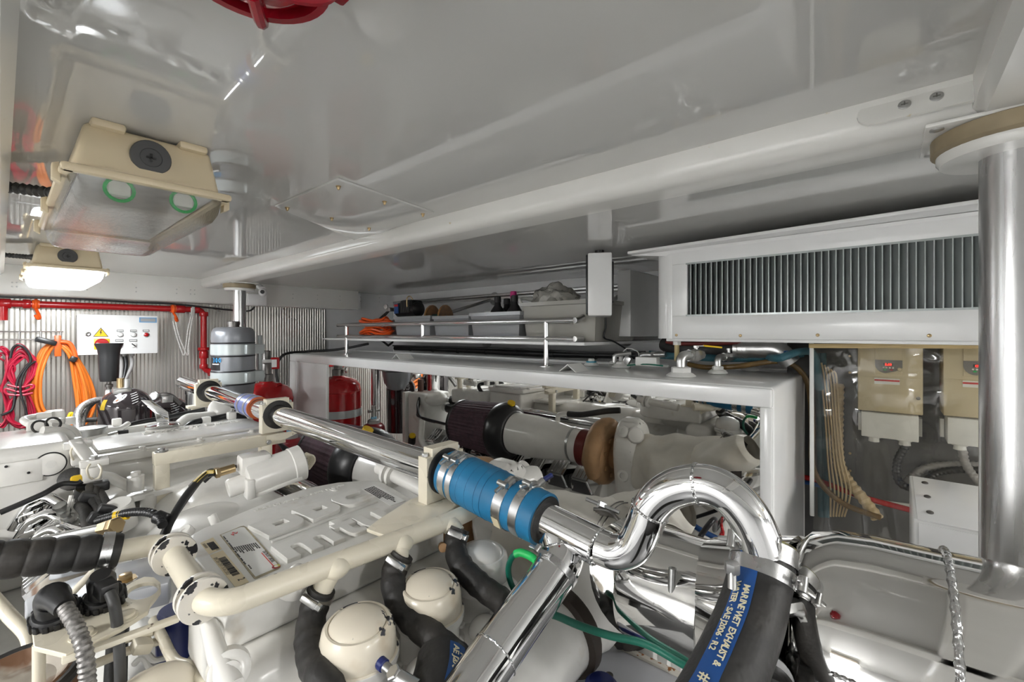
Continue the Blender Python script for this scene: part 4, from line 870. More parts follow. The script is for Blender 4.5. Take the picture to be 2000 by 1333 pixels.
q = P(529, 710, Y=3.38); MB().box(q, (.10, .06, .085), .006).build('case', RED, rb_); MB().box(q + V(.0, -.0315, 0), (.055, .002, .055)).build('label', LABELW, rb_); MB().cyl(q + V(-.02, 0, -.1), q + V(-.02, 0, -.04), .014, 10).build('stem', RED, rb_); MB().cyl(q + V(-.01, 0, .04), q + V(-.01, 0, .06), .005, 8).build('pin', BRASS, rb_)
# black filler funnel on its stand, braided hoses
bf = thing('filler_funnel', 'black cup-shaped funnel on a slim fitting before the electric cabinet', 'funnel')
c = P(213, 650, Y=2.98); dp_ = 2.21
def fz(py): return -(py - HOR) / FPX * dp_
c = V(c.x, c.y, 0)
MB().lathe(c, (0, 0, 1), [(.034, fz(745)), (.037, fz(740)), (.041, fz(695)), (.044, fz(684)), (.055, fz(673)), (.056, fz(671)), (.052, fz(672)), (.040, fz(686)), (.036, fz(735)), (.001, fz(738))], 36).build('cup', BLACK, bf)
MB().lathe(c, (0, 0, 1), [(.011, fz(785)), (.011, fz(757)), (.016, fz(756)), (.016, fz(751)), (.009, fz(750)), (.009, fz(744))], 16).build('stem', DARKST, bf)
MB().hexa(V(c.x, c.y, fz(772)), (0, 0, 1), .018, .028).build('union', STEELV, bf)
def hz_(*pp): return [P(px, py, Y=Y) for px, py, Y in pp]
cable('braided_hose', 'steel braided hose arching from the funnel fitting to the left', 'hose', hz_((212, 781, 2.98), (185, 783, 2.95), (160, 795, 2.9), (150, 815, 2.85), (152, 840, 2.8)), .015, BRAID, 'braided hoses by the domes')
cable('braided_hose', 'steel braided hose dropping beside the arched one', 'hose', hz_((182, 785, 2.99), (168, 800, 2.95), (160, 820, 2.9), (157, 845, 2.85)), .015, BRAID, 'braided hoses by the domes')
cable('dark_hose', 'dark hose lying level in front of the orange coil', 'hose', hz_((158, 822, 3.05), (185, 820, 3.05), (215, 820, 3.0)), .012, RUBBER)
# dark domed vessels
def dome(px, ptop, Y, R, lab):
    t = thing('domed_vessel', lab, 'vessel', 'dark domed vessels behind the engine'); c = P(px, ptop, Y=Y); z = c.z; c = V(c.x, c.y, z - R * .92)
    MB().lathe(c, (0, 0, 1), [(R * .98, -.35)] + [(R * math.cos(a * PI / 24), R * .92 * math.sin(a * PI / 24)) for a in range(0, 12)] + [(.004, R * .92)], 40).build('shell', DOME, t)
    def pt(az, el, k=1.006): return c + V(math.cos(el) * math.cos(az), math.cos(el) * math.sin(az), math.sin(el) * .92) * R * k
    return t, pt, c
t, pt, c = dome(246, 758, 2.92, .108, 'dark shiny domed vessel with white oval sticker')
va = math.atan2(-c.y, -c.x)
ov = [(.30 * math.cos(a), .17 * math.sin(a)) for a in [2 * PI * k / 24 for k in range(24)]]
st = MB().add([pt(va - .22, .62)] + [pt(va - .22 + x_ * .9 + y_ * .2, .62 + y_ + x_ * .55) for x_, y_ in ov], [(0, k + 1, (k + 1) % 24 + 1) for k in range(24)]).build('oval_sticker', PRINTW, t)
def dab(x0, y0, w_, h_, m, nm, par): return MB().grid(lambda u, v: pt(va - .22 + (x0 + w_ * u) * .9 + (y0 + h_ * v) * .2, .62 + y0 + h_ * v + (x0 + w_ * u) * .55, 1.012), 3, 3).build(nm, m, par)
dab(-.17, -.05, .07, .08, ORANGE, 'orange_mark', st); dab(-.08, -.05, .05, .08, GREYW, 'letter_mark', st); dab(-.02, -.05, .04, .09, GREYW, 'letter_mark', st); dab(.05, -.06, .07, .11, PRINTK, 'dark_mark', st)
for k in range(5): MB().grid(lambda u, v: pt(va + .22 + u * (.42 - .04 * k), .80 - k * .13 + v * .022 + u * .1, 1.01), 6, 1).build('printed_line', PRINTW, t)
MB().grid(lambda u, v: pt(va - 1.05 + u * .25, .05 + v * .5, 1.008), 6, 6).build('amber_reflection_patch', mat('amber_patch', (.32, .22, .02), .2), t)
q = pt(0, PI / 2); MB().cyl(q + V(0, -.03, -.03), q + V(0, -.03, .045), .013, 16).box(q + V(-.02, -.03, -.01), (.07, .05, .03), .006).build('valve_stem', STEELV, t)
MB().cyl(q + V(-.02, 0, 0), q + V(-.02, 0, .05), .016, 10).build('brass_plug', BRASS, t)
t, pt, c = dome(327, 776, 3.12, .120, 'second dark domed vessel behind the chrome lever')
va = math.atan2(-c.y, -c.x)
for k in range(5): MB().grid(lambda u, v: pt(va + .15 + u * (.5 - .05 * k), .75 - k * .13 + v * .02 + u * .1, 1.01), 6, 1).build('printed_line', PRINTW, t)
pg = thing('pressure_gauge', 'small round pressure gauge on pipework between the dark domes', 'gauge')
q = P(303, 774, Y=2.98); MB().lathe(q, (-.75, -.65, .1), [(.022, -.012), (.024, 0), (.024, .010), (.021, .012)], 24).build('case', STEELV, pg); MB().lathe(q, (-.75, -.65, .1), [(.020, .0122), (.001, .0124)], 20).build('dial', PRINTW, pg)
MB().tube(fillet([q + V(.0, .01, 0), q + V(.05, .0, 0), P(335, 775, Y=2.98), P(352, 790, Y=2.98)], .03), .014, 12).build('pipe', DARKST, pg); MB().box(P(326, 780, Y=2.95), (.05, .03, .035), .004).build('block', STEELV, pg)
MB().tube(fillet([q + V(0, .01, -.02), q + V(-.02, 0, -.04), P(270, 800, Y=3.0)], .03), .010, 10).build('branch', STEELV, pg)
# polished upright vessel at the end of the chrome pipe
pv = thing('polished_vessel', 'upright polished steel vessel under the far end of the chrome pipe', 'vessel')
c = P(386, 780, Y=2.66); MB().lathe(V(c.x, c.y, -.88), (0, 0, 1), [(.047, 0), (.051, .01), (.051, .57), (.054, .575), (.054, .60), (.04, .605), (.01, .61)], 36).build('shell', CHROME, pv)
MB().box(V(c.x + .056, c.y - .02, -.43), (.010, .03, .26), .002).build('red_strap', RED, pv); MB().cyl(V(c.x + .12, c.y, -.65), V(c.x + .12, c.y, -.35), .021, 14).build('brown_pipe', mat('oxide_brown', (.09, .035, .025), .5), pv)
# ================================================================== the engine
EYE_SCALE[0] = .8  # engine and pipes scaled towards the camera so their mirror reflections fit
eng = thing('marine_engine', 'big white V-type marine diesel engine with raised DDC mtu letters on its end cover', 'engine')
def ep(mb, name, m, par=None, **k): return mb.build(name, m, par or eng, **k)
ep(MB().span((.16, .86, -1.45), (.80, 2.98, -.70), .03, 3), 'crankcase', ENGG)
for sx, x0 in ((-1, .16), (1, .80)):     # cylinder heads, leaning out
    m_ = MB(); m_.prism([V(.48 + sx * .12, 1.05, -.62), V(.48 + sx * .36, 1.05, -.74), V(.48 + sx * .42, 1.05, -.93), V(.48 + sx * .2, 1.05, -.95)], (0, 1.75, 0), .012); ep(m_, 'cylinder_head', ENGG)
    ep(MB().span((.48 + sx * .40 - .05, 1.0, -1.5), (.48 + sx * .40 + .05, 2.95, -.98), .02), 'side_rail', ENGG)
ep(MB().span((-.62, 1.02, -1.45), (.20, 2.6, -.80), .03, 3), 'left_bank', ENGG); ep(MB().span((-.30, .96, -.86), (.20, 1.30, -.74), .02), 'dark_recess_slab', DKGREY); ep(MB().span((-.5, .80, -1.4), (.30, 1.05, -.86), .02), 'dark_recess_block', DKGREY)  # the two dark grey blocks are added to give the recess its shade
ep(MB().prism([V(.30, 1.36, -.72), V(.69, 1.36, -.72), V(.66, 1.36, -.58), V(.58, 1.36, -.55), V(.44, 1.36, -.56), V(.36, 1.36, -.60)], (0, .98, 0), .03, 3), 'intake_manifold', ENGW)
ep(MB().ell((.44, 1.60, -.66), (.20, .22, .11), 28, 16), 'manifold_bulge', ENGW); ep(MB().ell((.33, 1.42, -.68), (.11, .17, .10), 24, 14), 'manifold_bulge', ENGW)
# --- end cover with lettering
CZ = -.46
ol = [(352, 1078), (368, 1046), (392, 1032), (430, 1017), (480, 996), (540, 972), (600, 952), (660, 941), (720, 937), (748, 940), (778, 957), (815, 978), (850, 993), (905, 1012), (840, 1050), (446, 1166), (385, 1155), (362, 1130), (349, 1100)]
cv = ep(MB().prism([V(max(q.x, .25), max(q.y, .868), q.z) for q in (P(a, b, Z=CZ) for a, b in ol)], (0, 0, -.10), .011, 3), 'end_cover', ENGG)
ZU = V(0, 0, 1)
def frame(o, r, u, Z=CZ + .0002):
    o, r, u = P(*o, Z=Z), P(*r, Z=Z), P(*u, Z=Z); return o, (r - o), (u - o)
def arc(cx, cy, rx, ry, a0, a1, n=6): return [(cx + rx * math.cos(math.radians(a0 + (a1 - a0) * k / n)), cy + ry * math.sin(math.radians(a0 + (a1 - a0) * k / n))) for k in range(n + 1)]
LD = [[(0, 0)] + arc(.62, .38, .38, .38, -90, 0) + arc(.62, .62, .38, .38, 0, 90) + [(0, 1)], [(.36, .36), (.36, .66), (.70, .66), (.70, .36)]]
LC = [[(1, 0)] + arc(.36, .36, .36, .36, -90, -180) + arc(.36, .64, .36, .36, 180, 90) + [(1, 1), (1, .72), (.48, .72), (.36, .60), (.36, .40), (.48, .28), (1, .28)]]
LM = [[(0, 0), (.2, 0), (.2, .5)] + arc(.3, .55, .1, .14, 180, 0) + [(.4, 0), (.6, 0), (.6, .5)] + arc(.7, .55, .1, .14, 180, 0) + [(.8, 0), (1, 0)] + arc(.82, .8, .18, .2, 0, 90) + [(0, 1)]]
LT = [[(1, 0), (1, .28), (.72, .28), (.62, .38), (.62, .72), (1, .72), (1, 1), (.62, 1), (.62, 1.32), (.24, 1.32), (.24, 1), (0, 1), (0, .72), (.24, .72)] + arc(.52, .28, .28, .28, 180, 270)]
LU = [[(0, 1), (.3, 1), (.3, .42), (.42, .3), (.7, .3), (.7, 1), (1, 1), (1, 0)] + arc(.3, .3, .3, .3, 270, 180)]
def word(letters, o, r, u, ext, name, gap=.05):
    """letters: (outline, x0, width) along r; heights along u"""
    m_ = MB(); R, U = r.length, u.length
    for sp, x0, w_ in letters: m_.curves2d([[((x0 + x * w_) * R, y * U) for x, y in s] for s in sp], o, r, u, ext, .0012)
    return m_.build(name, ENGG, cv)
o, r, u = frame((526, 1055), (733, 976), (497, 1030)); word([(LD, 0, .33), (LD, .365, .31), (LC, .70, .30)], o, r, u, .0078, 'raised_letters_ddc')
o, r, u = frame((562, 1101), (775, 1019), (538, 1073)); word([(LM, 0, .47), (LT, .50, .20), (LU, .72, .28)], o, r, u, .0078, 'raised_letters_mtu')
o, r, u = frame((530, 1061), (737, 982), (505, 1036)); MB().bar(o + V(0, 0, .001), o + r + V(0, 0, .001), .006, .006, .0015).build('raised_rule', ENGG, cv)
o, r, u = frame((497, 1000), (690, 944), (490, 990)); MB().text('SERIES OF ALARMED & FIRE PUMP', o, r, u, .0165, .0015, .0004, narrow=.95).build('raised_small_text', ENGG, cv)
q = P(652, 956, Z=CZ); MB().lathe(q, (0, 0, 1), [(.014, 0), (.014, .002), (.011, .002), (.011, .001), (.007, .001), (.006, .003), (.001, .003)], 18, (1.4, .8)).box(q + V(.03, .012, .001), (.016, .010, .003)).build('raised_emblem', ENGG, cv)
def sheet(pts, name, m, par, h=.0008, z=CZ): return MB().prism([P(a, b, Z=z + .0002) for a, b in pts], (0, 0, h)).build(name, m, par)
sheet([(429, 1046), (470, 1029), (476, 1028), (482, 1031), (547, 1105), (548, 1109), (543, 1113), (500, 1132), (496, 1131)], 'data_plate_edge', mat('worn_edge', (.38, .33, .22), .6, var=.3, vs_=60), cv, .0006)
dp1 = sheet([(432, 1046), (470, 1031), (477, 1031), (544, 1106), (541, 1110), (499, 1128)], 'data_plate', LABELW, cv, .0010)
o, r, u = frame((432, 1047), (496, 1129), (476, 1029), CZ + .0014)
rd, ud = r.normalized(), (u - r * (u.dot(r) / r.length_squared)).normalized(); RL, UL = r.length, (u - r * (u.dot(r) / r.length_squared)).length
def at2(a, b, z=0): return o + rd * a * RL + ud * b * UL + V(0, 0, z)
rnd = random.Random(4); bars = MB()
def dash(a, b, w_, h_): 
    q = at2(a + w_ / 2, b); bars.bar(q - rd * w_ * RL / 2, q + rd * w_ * RL / 2, h_ * UL, .0004)
x = .03
while x < .74: w_ = rnd.uniform(.012, .03); dash(x, .06, w_, .05); x += w_ + rnd.choice((.006, .006, .02))
for i in range(11):
    x = .34 + .004 * i
    for k in range(rnd.choice((4, 5, 6))): w_ = rnd.uniform(.012, .032); dash(x, .13 + .075 * i, w_, .045); x += w_ + .007
for k in range(3): dash(.76 + k * .03, .12, .022, .045)
bars.build('data_plate_print', PRINTK, dp1)
MB().bar(at2(.62, .80), at2(.92, .80), .0014, .0004).build('red_rule', PRINTR, dp1)
MB().text('DETROIT DIESEL', at2(.60, .855), rd, ud, .0085, .0002).build('maker_name', PRINTK, dp1)
q = at2(.95, .86); em = MB().lathe(q, ZU, [(.0075, 0), (.0075, .0004)], 18).build('maker_emblem', mat('emblem_red', (.35, .03, .05), .5), dp1); MB().lathe(q + V(.002, .001, .0004), ZU, [(.0055, 0), (.0055, .0003)], 16).build('emblem_yellow', mat('emblem_yellow', (.65, .6, .12), .5), em); MB().lathe(q + V(0, 0, .0007), ZU, [(.0035, 0), (.0035, .0003)], 14).build('emblem_white', PRINTW, em)
MB().tube(curve([at2(.02, .62), at2(.05, .55), at2(.0, .45), at2(.07, .42), at2(.03, .36)]), .0009, 5).build('red_pen_mark', PRINTR, dp1)
def barcode(pts, name, n, txt, big=False):
    s_ = sheet(pts, name, STICKER, cv, .0009); o_, r_, u_ = frame(pts[0], pts[3], pts[1], CZ + .0013); b_ = MB(); rr = random.Random(n); x = .16
    un = u_ - r_ * (u_.dot(r_) / r_.length_squared)
    while x < (.72 if big else .80):
        w_ = rr.uniform(.004, .012) if big else .010; b_.prism([o_ + r_ * x + un * .34, o_ + r_ * (x + w_) + un * .34, o_ + r_ * (x + w_) + un * .84, o_ + r_ * x + un * .84], (0, 0, .0003)); x += w_ + (rr.uniform(.004, .012) if big else .012)
    b_.build('barcode_print', PRINTK, s_)
    MB().text(txt, o_ + r_ * .10 + un * .08, r_, un, .009 if big else .007, .0002, narrow=.8).build('sticker_text', mat('faded_print', (.28, .24, .17), .6), s_)
    MB().text('2', o_ + r_ * (.83 if big else .84) + un * (.45 if big else .6), r_, un, .017 if big else .008, .0002).build('sticker_digit', PRINTK, s_)
barcode([(391, 1062), (416, 1051), (433, 1073), (408, 1083)], 'barcode_sticker', 3, '5262000000')
barcode([(410, 1086), (435, 1076), (486, 1138), (460, 1149)], 'barcode_sticker', 5, 'SPEC 2EA 12V71 TA 8A120057', True)
wl = sheet([(707, 956), (731, 947.5), (792, 979), (763, 989)], 'warning_label', LABELW, cv)
wb_ = MB(); o_, r_, u_ = frame((709, 956), (762, 987), (731, 948.5), CZ + .0013)
for i in range(6):
    x = .03 + .0 * i
    while x < .93 - .08 * (i % 3) - .3 * (i < 2): w_ = rnd.uniform(.04, .09); q = o_ + r_ * x + u_ * (.08 + .15 * i); wb_.bar(q, q + r_ * w_, u_.length * .09, .0003); x += w_ + .015
wb_.build('label_print', PRINTK, wl)
for (a, b) in ((415, 1012), (447, 1012)): pass
ep(MB().lathe(P(417, 1013, Z=CZ - .01), (-.3, .3, 1), [(.011, -.02), (.011, .008), (.009, .010), (.004, .010), (.004, .004)], 16), 'bolt_boss', ENGW); ep(MB().lathe(P(360, 1040, Z=CZ - .01), (-.5, -.1, .8), [(.018, -.012), (.018, .004), (.016, .006), (.006, .006), (.006, .003)], 18), 'cover_ear', ENGW)
ep(MB().lathe(P(580, 1118, Z=CZ), (.1, -.3, 1), [(.028, -.04), (.024, -.01), (.012, .010), (.006, .013)], 16), 'cover_rib', ENGW)
# --- coolant rail
RZ = -.45
rail_pts = [V(.150, 1.135, -.425), V(.222, 1.125, -.432), V(.222, .836, -.452), V(.70, .795, RZ), V(.80, .79, -.445), V(.87, .87, -.44)]
rl = ep(MB().tube(fillet(rail_pts, [.045, .055, .1, .1], 8), .0205, 20), 'coolant_rail', CREAM)
for y in (1.07, .885):
    for dy in (-.011, .011): MB().lathe(V(.222, y + dy - .006, -.436 - (1.07 - y) * .075), (0, 1, -.02), [(.0205, 0), (.036, .001), (.037, .003), (.037, .009), (.036, .011), (.0205, .012)], 30).build('rail_flange', CREAMCHIP, rl)
st_ = [(632, 1152), (785, 1083), (897, 1030)]
hp_ = [[(630, 1150, .842), (617, 1178, .835), (606, 1230, .80), (610, 1285, .755), (640, 1345, .70), (690, 1430, .70), (730, 1560, .74)],
       [(786, 1082, .935), (772, 1110, .925), (770, 1150, .895), (800, 1205, .85), (860, 1258, .81), (910, 1300, .80)],
       [(897, 1032, 1.035), (889, 1060, 1.02), (898, 1100, .98), (935, 1142, .94), (985, 1178, .925), (1030, 1210, .93)]]
hl = ['leftmost of the three black coolant hoses below the cream rail', 'middle of the three black coolant hoses, bending between two round caps', 'black coolant hose that runs in under the chrome branch pipe']
for i, pp in enumerate(hp_):
    pts = curve([P(a, b, D=d) for a, b, d in pp], 10); d0 = (pts[3] - pts[0]).normalized()
    x0 = (.425, .567, .695)[i]; ra = V(x0, .795 + (.70 - x0) * .085, RZ)
    MB().tube([ra, pts[0] + d0 * .012], .0195, 16).build('rail_stub', CREAM, rl)
    t = thing('coolant_hose', hl[i], 'hose', 'black coolant hoses on the rail')
    q = resample(pts, .004); L_ = len(q); rr = [.0255 + .0012 * math.sin(i_ * .9) * (1 if (i_ // 7) % 2 else .25) for i_ in range(L_)]
    MB().tube(q, rr, 22).build('hose', RUBBER, t)
    ck = pts[0] + d0 * .014; cl = MB().band(ck, d0, .0255, .0285, .013, 28).build('hose_clamp', STEELV, t)
    side = V(-.55, -.6, .55).normalized(); side = (side - d0 * side.dot(d0)).normalized(); tg = d0.cross(side).normalized()
    MB().bar(ck + side * .031 - tg * .016, ck + side * .031 + tg * .018, .012, .011, .002, up=side).hexa(ck + side * .031 - tg * .016, -tg, .0075, .009).build('clamp_screw', STEELV, cl)
    ep(MB().ell(ra + V(0, -.006, -.006), (.027, .022, .0215), 16, 10), 'stub_boss', CREAM)
# --- round oil-filter caps
for i, (x, y, m) in enumerate(((.414, .714, CAPM), (.572, .712, CAPM), (.732, .722, ENGW))):
    ep(MB().lathe((x, y, -.80), (0, 0, 1), [(.060, 0), (.060, .21), (.068, .215), (.070, .222), (.070, .232), (.066, .236)], 40), 'cap_housing', ENGW)
    c_ = ep(MB().lathe((x, y, -.566), (-.06, -.06, 1), [(.064, 0), (.066, .004), (.064, .030), (.062, .038), (.060, .048), (.054, .055), (.050, .055), (.049, .053), (.044, .060), (.028, .068), (.004, .071)], 44), 'filter_cap', m)
    MB().ring((x, y, -.567), (0, 0, 1), .066, .0035, 40, 6).build('cap_rim', m, c_)
    if i < 2:
        fx, fy = x + .085, y - .075
        fl = ep(MB().prism([V(fx + .055 * math.cos(a) * (1.25 if k % 4 == 0 else .82), fy + .055 * math.sin(a) * (1.25 if k % 4 == 0 else .82), -.64) for k, a in enumerate([2 * PI * k / 16 + .4 for k in range(16)])], (0, 0, .018), .004), 'outlet_flange', ENGW)
        MB().ell((fx, fy, -.625), (.036, .036, .034), 20, 12).build('outlet_dome', ENGW, fl)
        for k in range(4): a = .4 + PI / 2 * k; MB().lathe((fx + .055 * math.cos(a), fy + .055 * math.sin(a), -.622), (0, 0, 1), [(.010, 0), (.010, .006), (.006, .008)], 14).build('flange_bolt', ENGW, fl)
ep(MB().span((.30, .70, -1.2), (.84, .88, -.66), .03, 3), 'end_housing', ENGW); ep(MB().span((.25, .80, -1.2), (.80, .95, -.56), .04, 3), 'end_housing', ENGW)
wp_ = ep(MB().tube([P(742, 914, D=1.42), P(850, 968, D=1.25)], .022, 18), 'coolant_pipe', ENGW)
for px, py, D_ in ((762, 924, 1.39), (772, 929, 1.375)): MB().lathe(P(px, py, D=D_), P(850, 968, D=1.25) - P(742, 914, D=1.42), [(.022, -.008), (.038, -.006), (.038, .006), (.022, .008)], 24).build('pipe_flange', ENGW, wp_)
ep(MB().lathe(P(865, 1070, D=1.0), (-.5, -.8, .2), [(.010, -.01), (.010, .004), (.004, .005)], 14), 'sender_plug', BRONZE)
ep(MB().prism([P(a, b, Y=.885) for a, b in ((398, 1222), (470, 1226), (600, 1188), (720, 1150), (740, 1345), (470, 1400), (395, 1330))], (0, .10, 0), .012, 3), 'end_casting', ENGG)
ep(MB().tube([P(408, 1222, D=.75), P(425, 1280, D=.71), P(452, 1345, D=.68)], [.013, .015, .018], 18), 'casting_web', ENGW); ep(MB().lathe(P(448, 1312, D=.70), (-.2, -.8, .35), [(.032, -.03), (.030, .004), (.024, .008), (.016, .008), (.016, .014), (.010, .016)], 24), 'corner_plug', ENGW)

# --- starter-like actuator on top
ac_ = ep(MB().lathe(P(455, 952, D=1.33), (P(592, 902, D=1.47) - P(455, 952, D=1.33)), [(.025, -.014), (.028, -.01), (.028, .035), (.035, .035), (.053, .04), (.055, .055), (.055, .165), (.058, .168), (.058, .200), (.04, .208), (.025, .212)], 36), 'actuator', ENGW)
a0, a1 = P(455, 952, D=1.33), P(592, 902, D=1.47); ad = (a1 - a0).normalized()
MB().box(a0 + ad * .065 + V(0, .02, .045), (.085, .07, .06), .010, 2, Matrix.Rotation(math.atan2(ad.y, ad.x), 3, 'Z')).build('actuator_box', ENGW, ac_)
MB().bar(a0 + ad * .03 + V(0, -.03, -.035), a1 - ad * .02 + V(0, -.03, -.035), .04, .014, .004).build('actuator_foot', ENGW, ac_)
MB().box(a0 + ad * .035 + V(0, -.03, -.01), (.025, .05, .06), .006, 2, Matrix.Rotation(math.atan2(ad.y, ad.x), 3, 'Z')).build('actuator_lug', ENGW, ac_)
MB().cyl(a0 + V(-.03, .02, .048), a0 + V(.01, .02, .052), .013, 16).hexa(a0 + V(-.03, .02, .048), (-1, 0, 0), .016, .012).build('cable_gland', BRASS, ac_)
for k in range(5): MB().tube(curve([a1 + ad * -.0 + V(.0, 0, .01), a1 + V(.02, .01 * k - .02, .02), a1 + V(.03, .012 * k - .02, 0), a1 + V(.02, .01 * k, -.03)]), .0035, 6).build('winding_end', CREAM, ac_)
for i in range(2):
    g0 = a0 + V(-.04, .02, .05)
    t = cable('black_cable', ('outer', 'inner')[i] + ' of two black cables arching from the brass gland down past the cover', 'cable', [g0, P(405 - 8 * i, 925 + 6 * i, D=1.31), P(370 - 6 * i, 960 + 12 * i, D=1.26), P(338 - 4 * i, 1010 + 8 * i, D=1.20), P(315 - 3 * i, 1065, D=1.15), P(300 - 2 * i, 1130, D=1.10), P(285 + 4 * i, 1200, D=1.07)], .0100, BLACK, 'cables from the brass gland')
    MB().tube(curve([g0, P(405 - 8 * i, 925 + 6 * i, D=1.31), P(382 - 8 * i, 945 + 8 * i, D=1.28)]), .0104, 8).build('yellow_sleeve', mat('aged_yellow_sleeve', (.42, .30, .05), .4, var=.3) if i == 0 else BLACK, t)
cable('black_cable', 'black cable curving tightly behind the actuator', 'cable', [P(398, 942, Y=1.72), P(430, 918, Y=1.72), P(470, 912, Y=1.74), P(520, 925, Y=1.76)], .006, BLACK)
# --- charge-air cover plate across the engine, with maker's name
z0 = -.455
pc = ep(MB().prism([V(.185, 2.20, z0), V(.83, 2.20, z0), V(.86, 2.26, z0), V(.86, 2.53, z0), V(.83, 2.58, z0), V(.23, 2.58, z0), V(.185, 2.50, z0)], (0, 0, -.035), .008, 3), 'cooler_cover', ENGW)
MB().prism([V(.235, 2.245, z0), V(.80, 2.245, z0), V(.83, 2.29, z0), V(.83, 2.50, z0), V(.79, 2.53, z0), V(.27, 2.53, z0), V(.235, 2.47, z0)], (0, 0, .014), .006, 3).build('raised_panel', ENGW, pc)
MB().text('DETROIT DIESEL', V(.40, 2.44, z0 + .0145), (1, 0, 0), (0, 1, 0), .052, .004, .001).build('raised_name', ENGW, pc); MB().text('MARINE', V(.40, 2.36, z0 + .0145), (1, 0, 0), (0, 1, 0), .05, .004, .001).build('raised_name', ENGW, pc) if False else None
for x, y in ((.21, 2.23), (.36, 2.212), (.55, 2.212), (.75, 2.212), (.21, 2.47), (.84, 2.3), (.84, 2.5)): MB().lathe((x, y, z0 - .006), (0, 0, 1), [(.016, 0), (.016, .008), (.011, .008), (.011, .016), (.008, .017)], 12).build('cover_bolt', ENGW, pc)
ep(MB().span((.20, 2.22, -.70), (.84, 2.56, z0 - .034), .02, 3), 'cooler_body', ENGW)
ep(MB().prism([V(.22, 1.96, -.565), V(.70, 1.96, -.545), V(.70, 2.2, -.545), V(.22, 2.2, -.56)], (0, 0, -.02), .004), 'cooler_apron', ENGW)
rb2 = ep(MB().tube(fillet([P(195, 930, Y=2.08), P(215, 932, Y=2.07), P(268, 960, Y=2.06), P(300, 955, Y=2.06), P(400, 930, Y=2.08)], .04), .017, 12), 'coolant_tube', ENGW)
for px, py in ((265, 930), (290, 965)): ep(MB().lathe(P(px, py, Y=1.98), (0, 0, 1), [(.024, -.05), (.024, 0), (.014, .002), (.014, .014), (.010, .016)], 16), 'boss', ENGW)
ep(MB().lathe(P(232, 985, Y=1.75), (-.2, -.3, 1), [(.035, -.08), (.035, 0), (.030, .004), (.010, .004)], 18), 'boss', ENGW)
ep(MB().span((.22, 2.6, -.62), (.92, 2.95, -.50), .02, 3), 'gear_case', ENGG)
# chrome fill lid with lever
cl_ = ep(MB().lathe(P(318, 836, Z=-.435), (0, 0, 1), [(.05, -.03), (.055, -.02), (.062, -.004), (.062, .002), (.05, .006), (.02, .010), (.01, .011)], 30), 'oil_filler', ENGW)
q = P(318, 832, Z=-.425); MB().lathe(q, (0, 0, 1), [(.062, 0), (.064, .003), (.060, .008), (.03, .011), (.004, .012)], 30).build('filler_lid', CHROME, cl_)
MB().prism([q + V(-.02, .0, .01), q + V(.02, -.012, .01), q + V(.015, -.01, .06), q + V(-.035, .035, .115), q + V(-.070, .05, .12), q + V(-.028, .012, .06)], (.004, .006, 0), .001).build('filler_lever', CHROME, cl_)
# other bits beyond the cooler cover
q = P(178, 838, Z=-.42); ep(MB().lathe(q, (0, 0, 1), [(.04, -.03), (.05, -.01), (.055, 0), (.052, .006), (.02, .009), (.01, .010)], 26), 'breather_cap', STEELV)
ep(MB().box(P(172, 850, Y=2.75), (.18, .12, .05), .01), 'breather_box', ENGW); ep(MB().box(P(273, 838, Y=2.85), (.14, .10, .05), .006), 'junction_case', ENGW); ep(MB().box(P(228, 828, Y=2.8), (.035, .03, .05), .005), 'sensor_block', ENGW)
ep(MB().tube(fillet([P(165, 850, Y=2.65), P(190, 843, Y=2.65), P(235, 838, Y=2.7), P(250, 828, Y=2.75)], .03), .012, 10), 'fuel_tube', ENGW)
ep(MB().tube([P(170, 862, Y=2.6), P(210, 853, Y=2.6)], .016, 10), 'banjo_tube', ENGW); ep(MB().tube([P(210, 853, Y=2.6), P(230, 848, Y=2.6)], .014, 10), 'steel_ferrule', STEELV); ep(MB().tube([P(230, 848, Y=2.6), P(250, 846, Y=2.6)], .015, 10), 'black_plug', BLACK)
ep(MB().tube(curve([P(235, 838, Y=2.8), P(270, 826, Y=2.85), P(330, 815, Y=2.9), P(400, 800, Y=2.9)]), .012, 10), 'dark_tube', BLACK)
ep(MB().tube(fillet([P(340, 840, Y=2.7), P(365, 818, Y=2.75), P(420, 812, Y=2.8), P(450, 800, Y=2.85)], .05), .026, 14), 'white_pipe', ENGW); ep(MB().lathe(P(432, 800, Y=2.8), (-.5, -.8, .3), [(.06, 0), (.06, .02), (.045, .03)], 22), 'pipe_end', ENGW)
hn = ep(MB().tube(curve([P(362, 838, Y=2.62), P(380, 826, Y=2.62), P(420, 818, Y=2.65), P(455, 812, Y=2.68), P(475, 818, Y=2.66), P(483, 834, Y=2.62)]), .016, 12), 'wiring_loom', BLACK)
for px, py in ((402, 822), (452, 812)): MB().box(P(px, py, Y=2.63), (.04, .04, .04), .008).build('loom_clip', ENGW, hn)
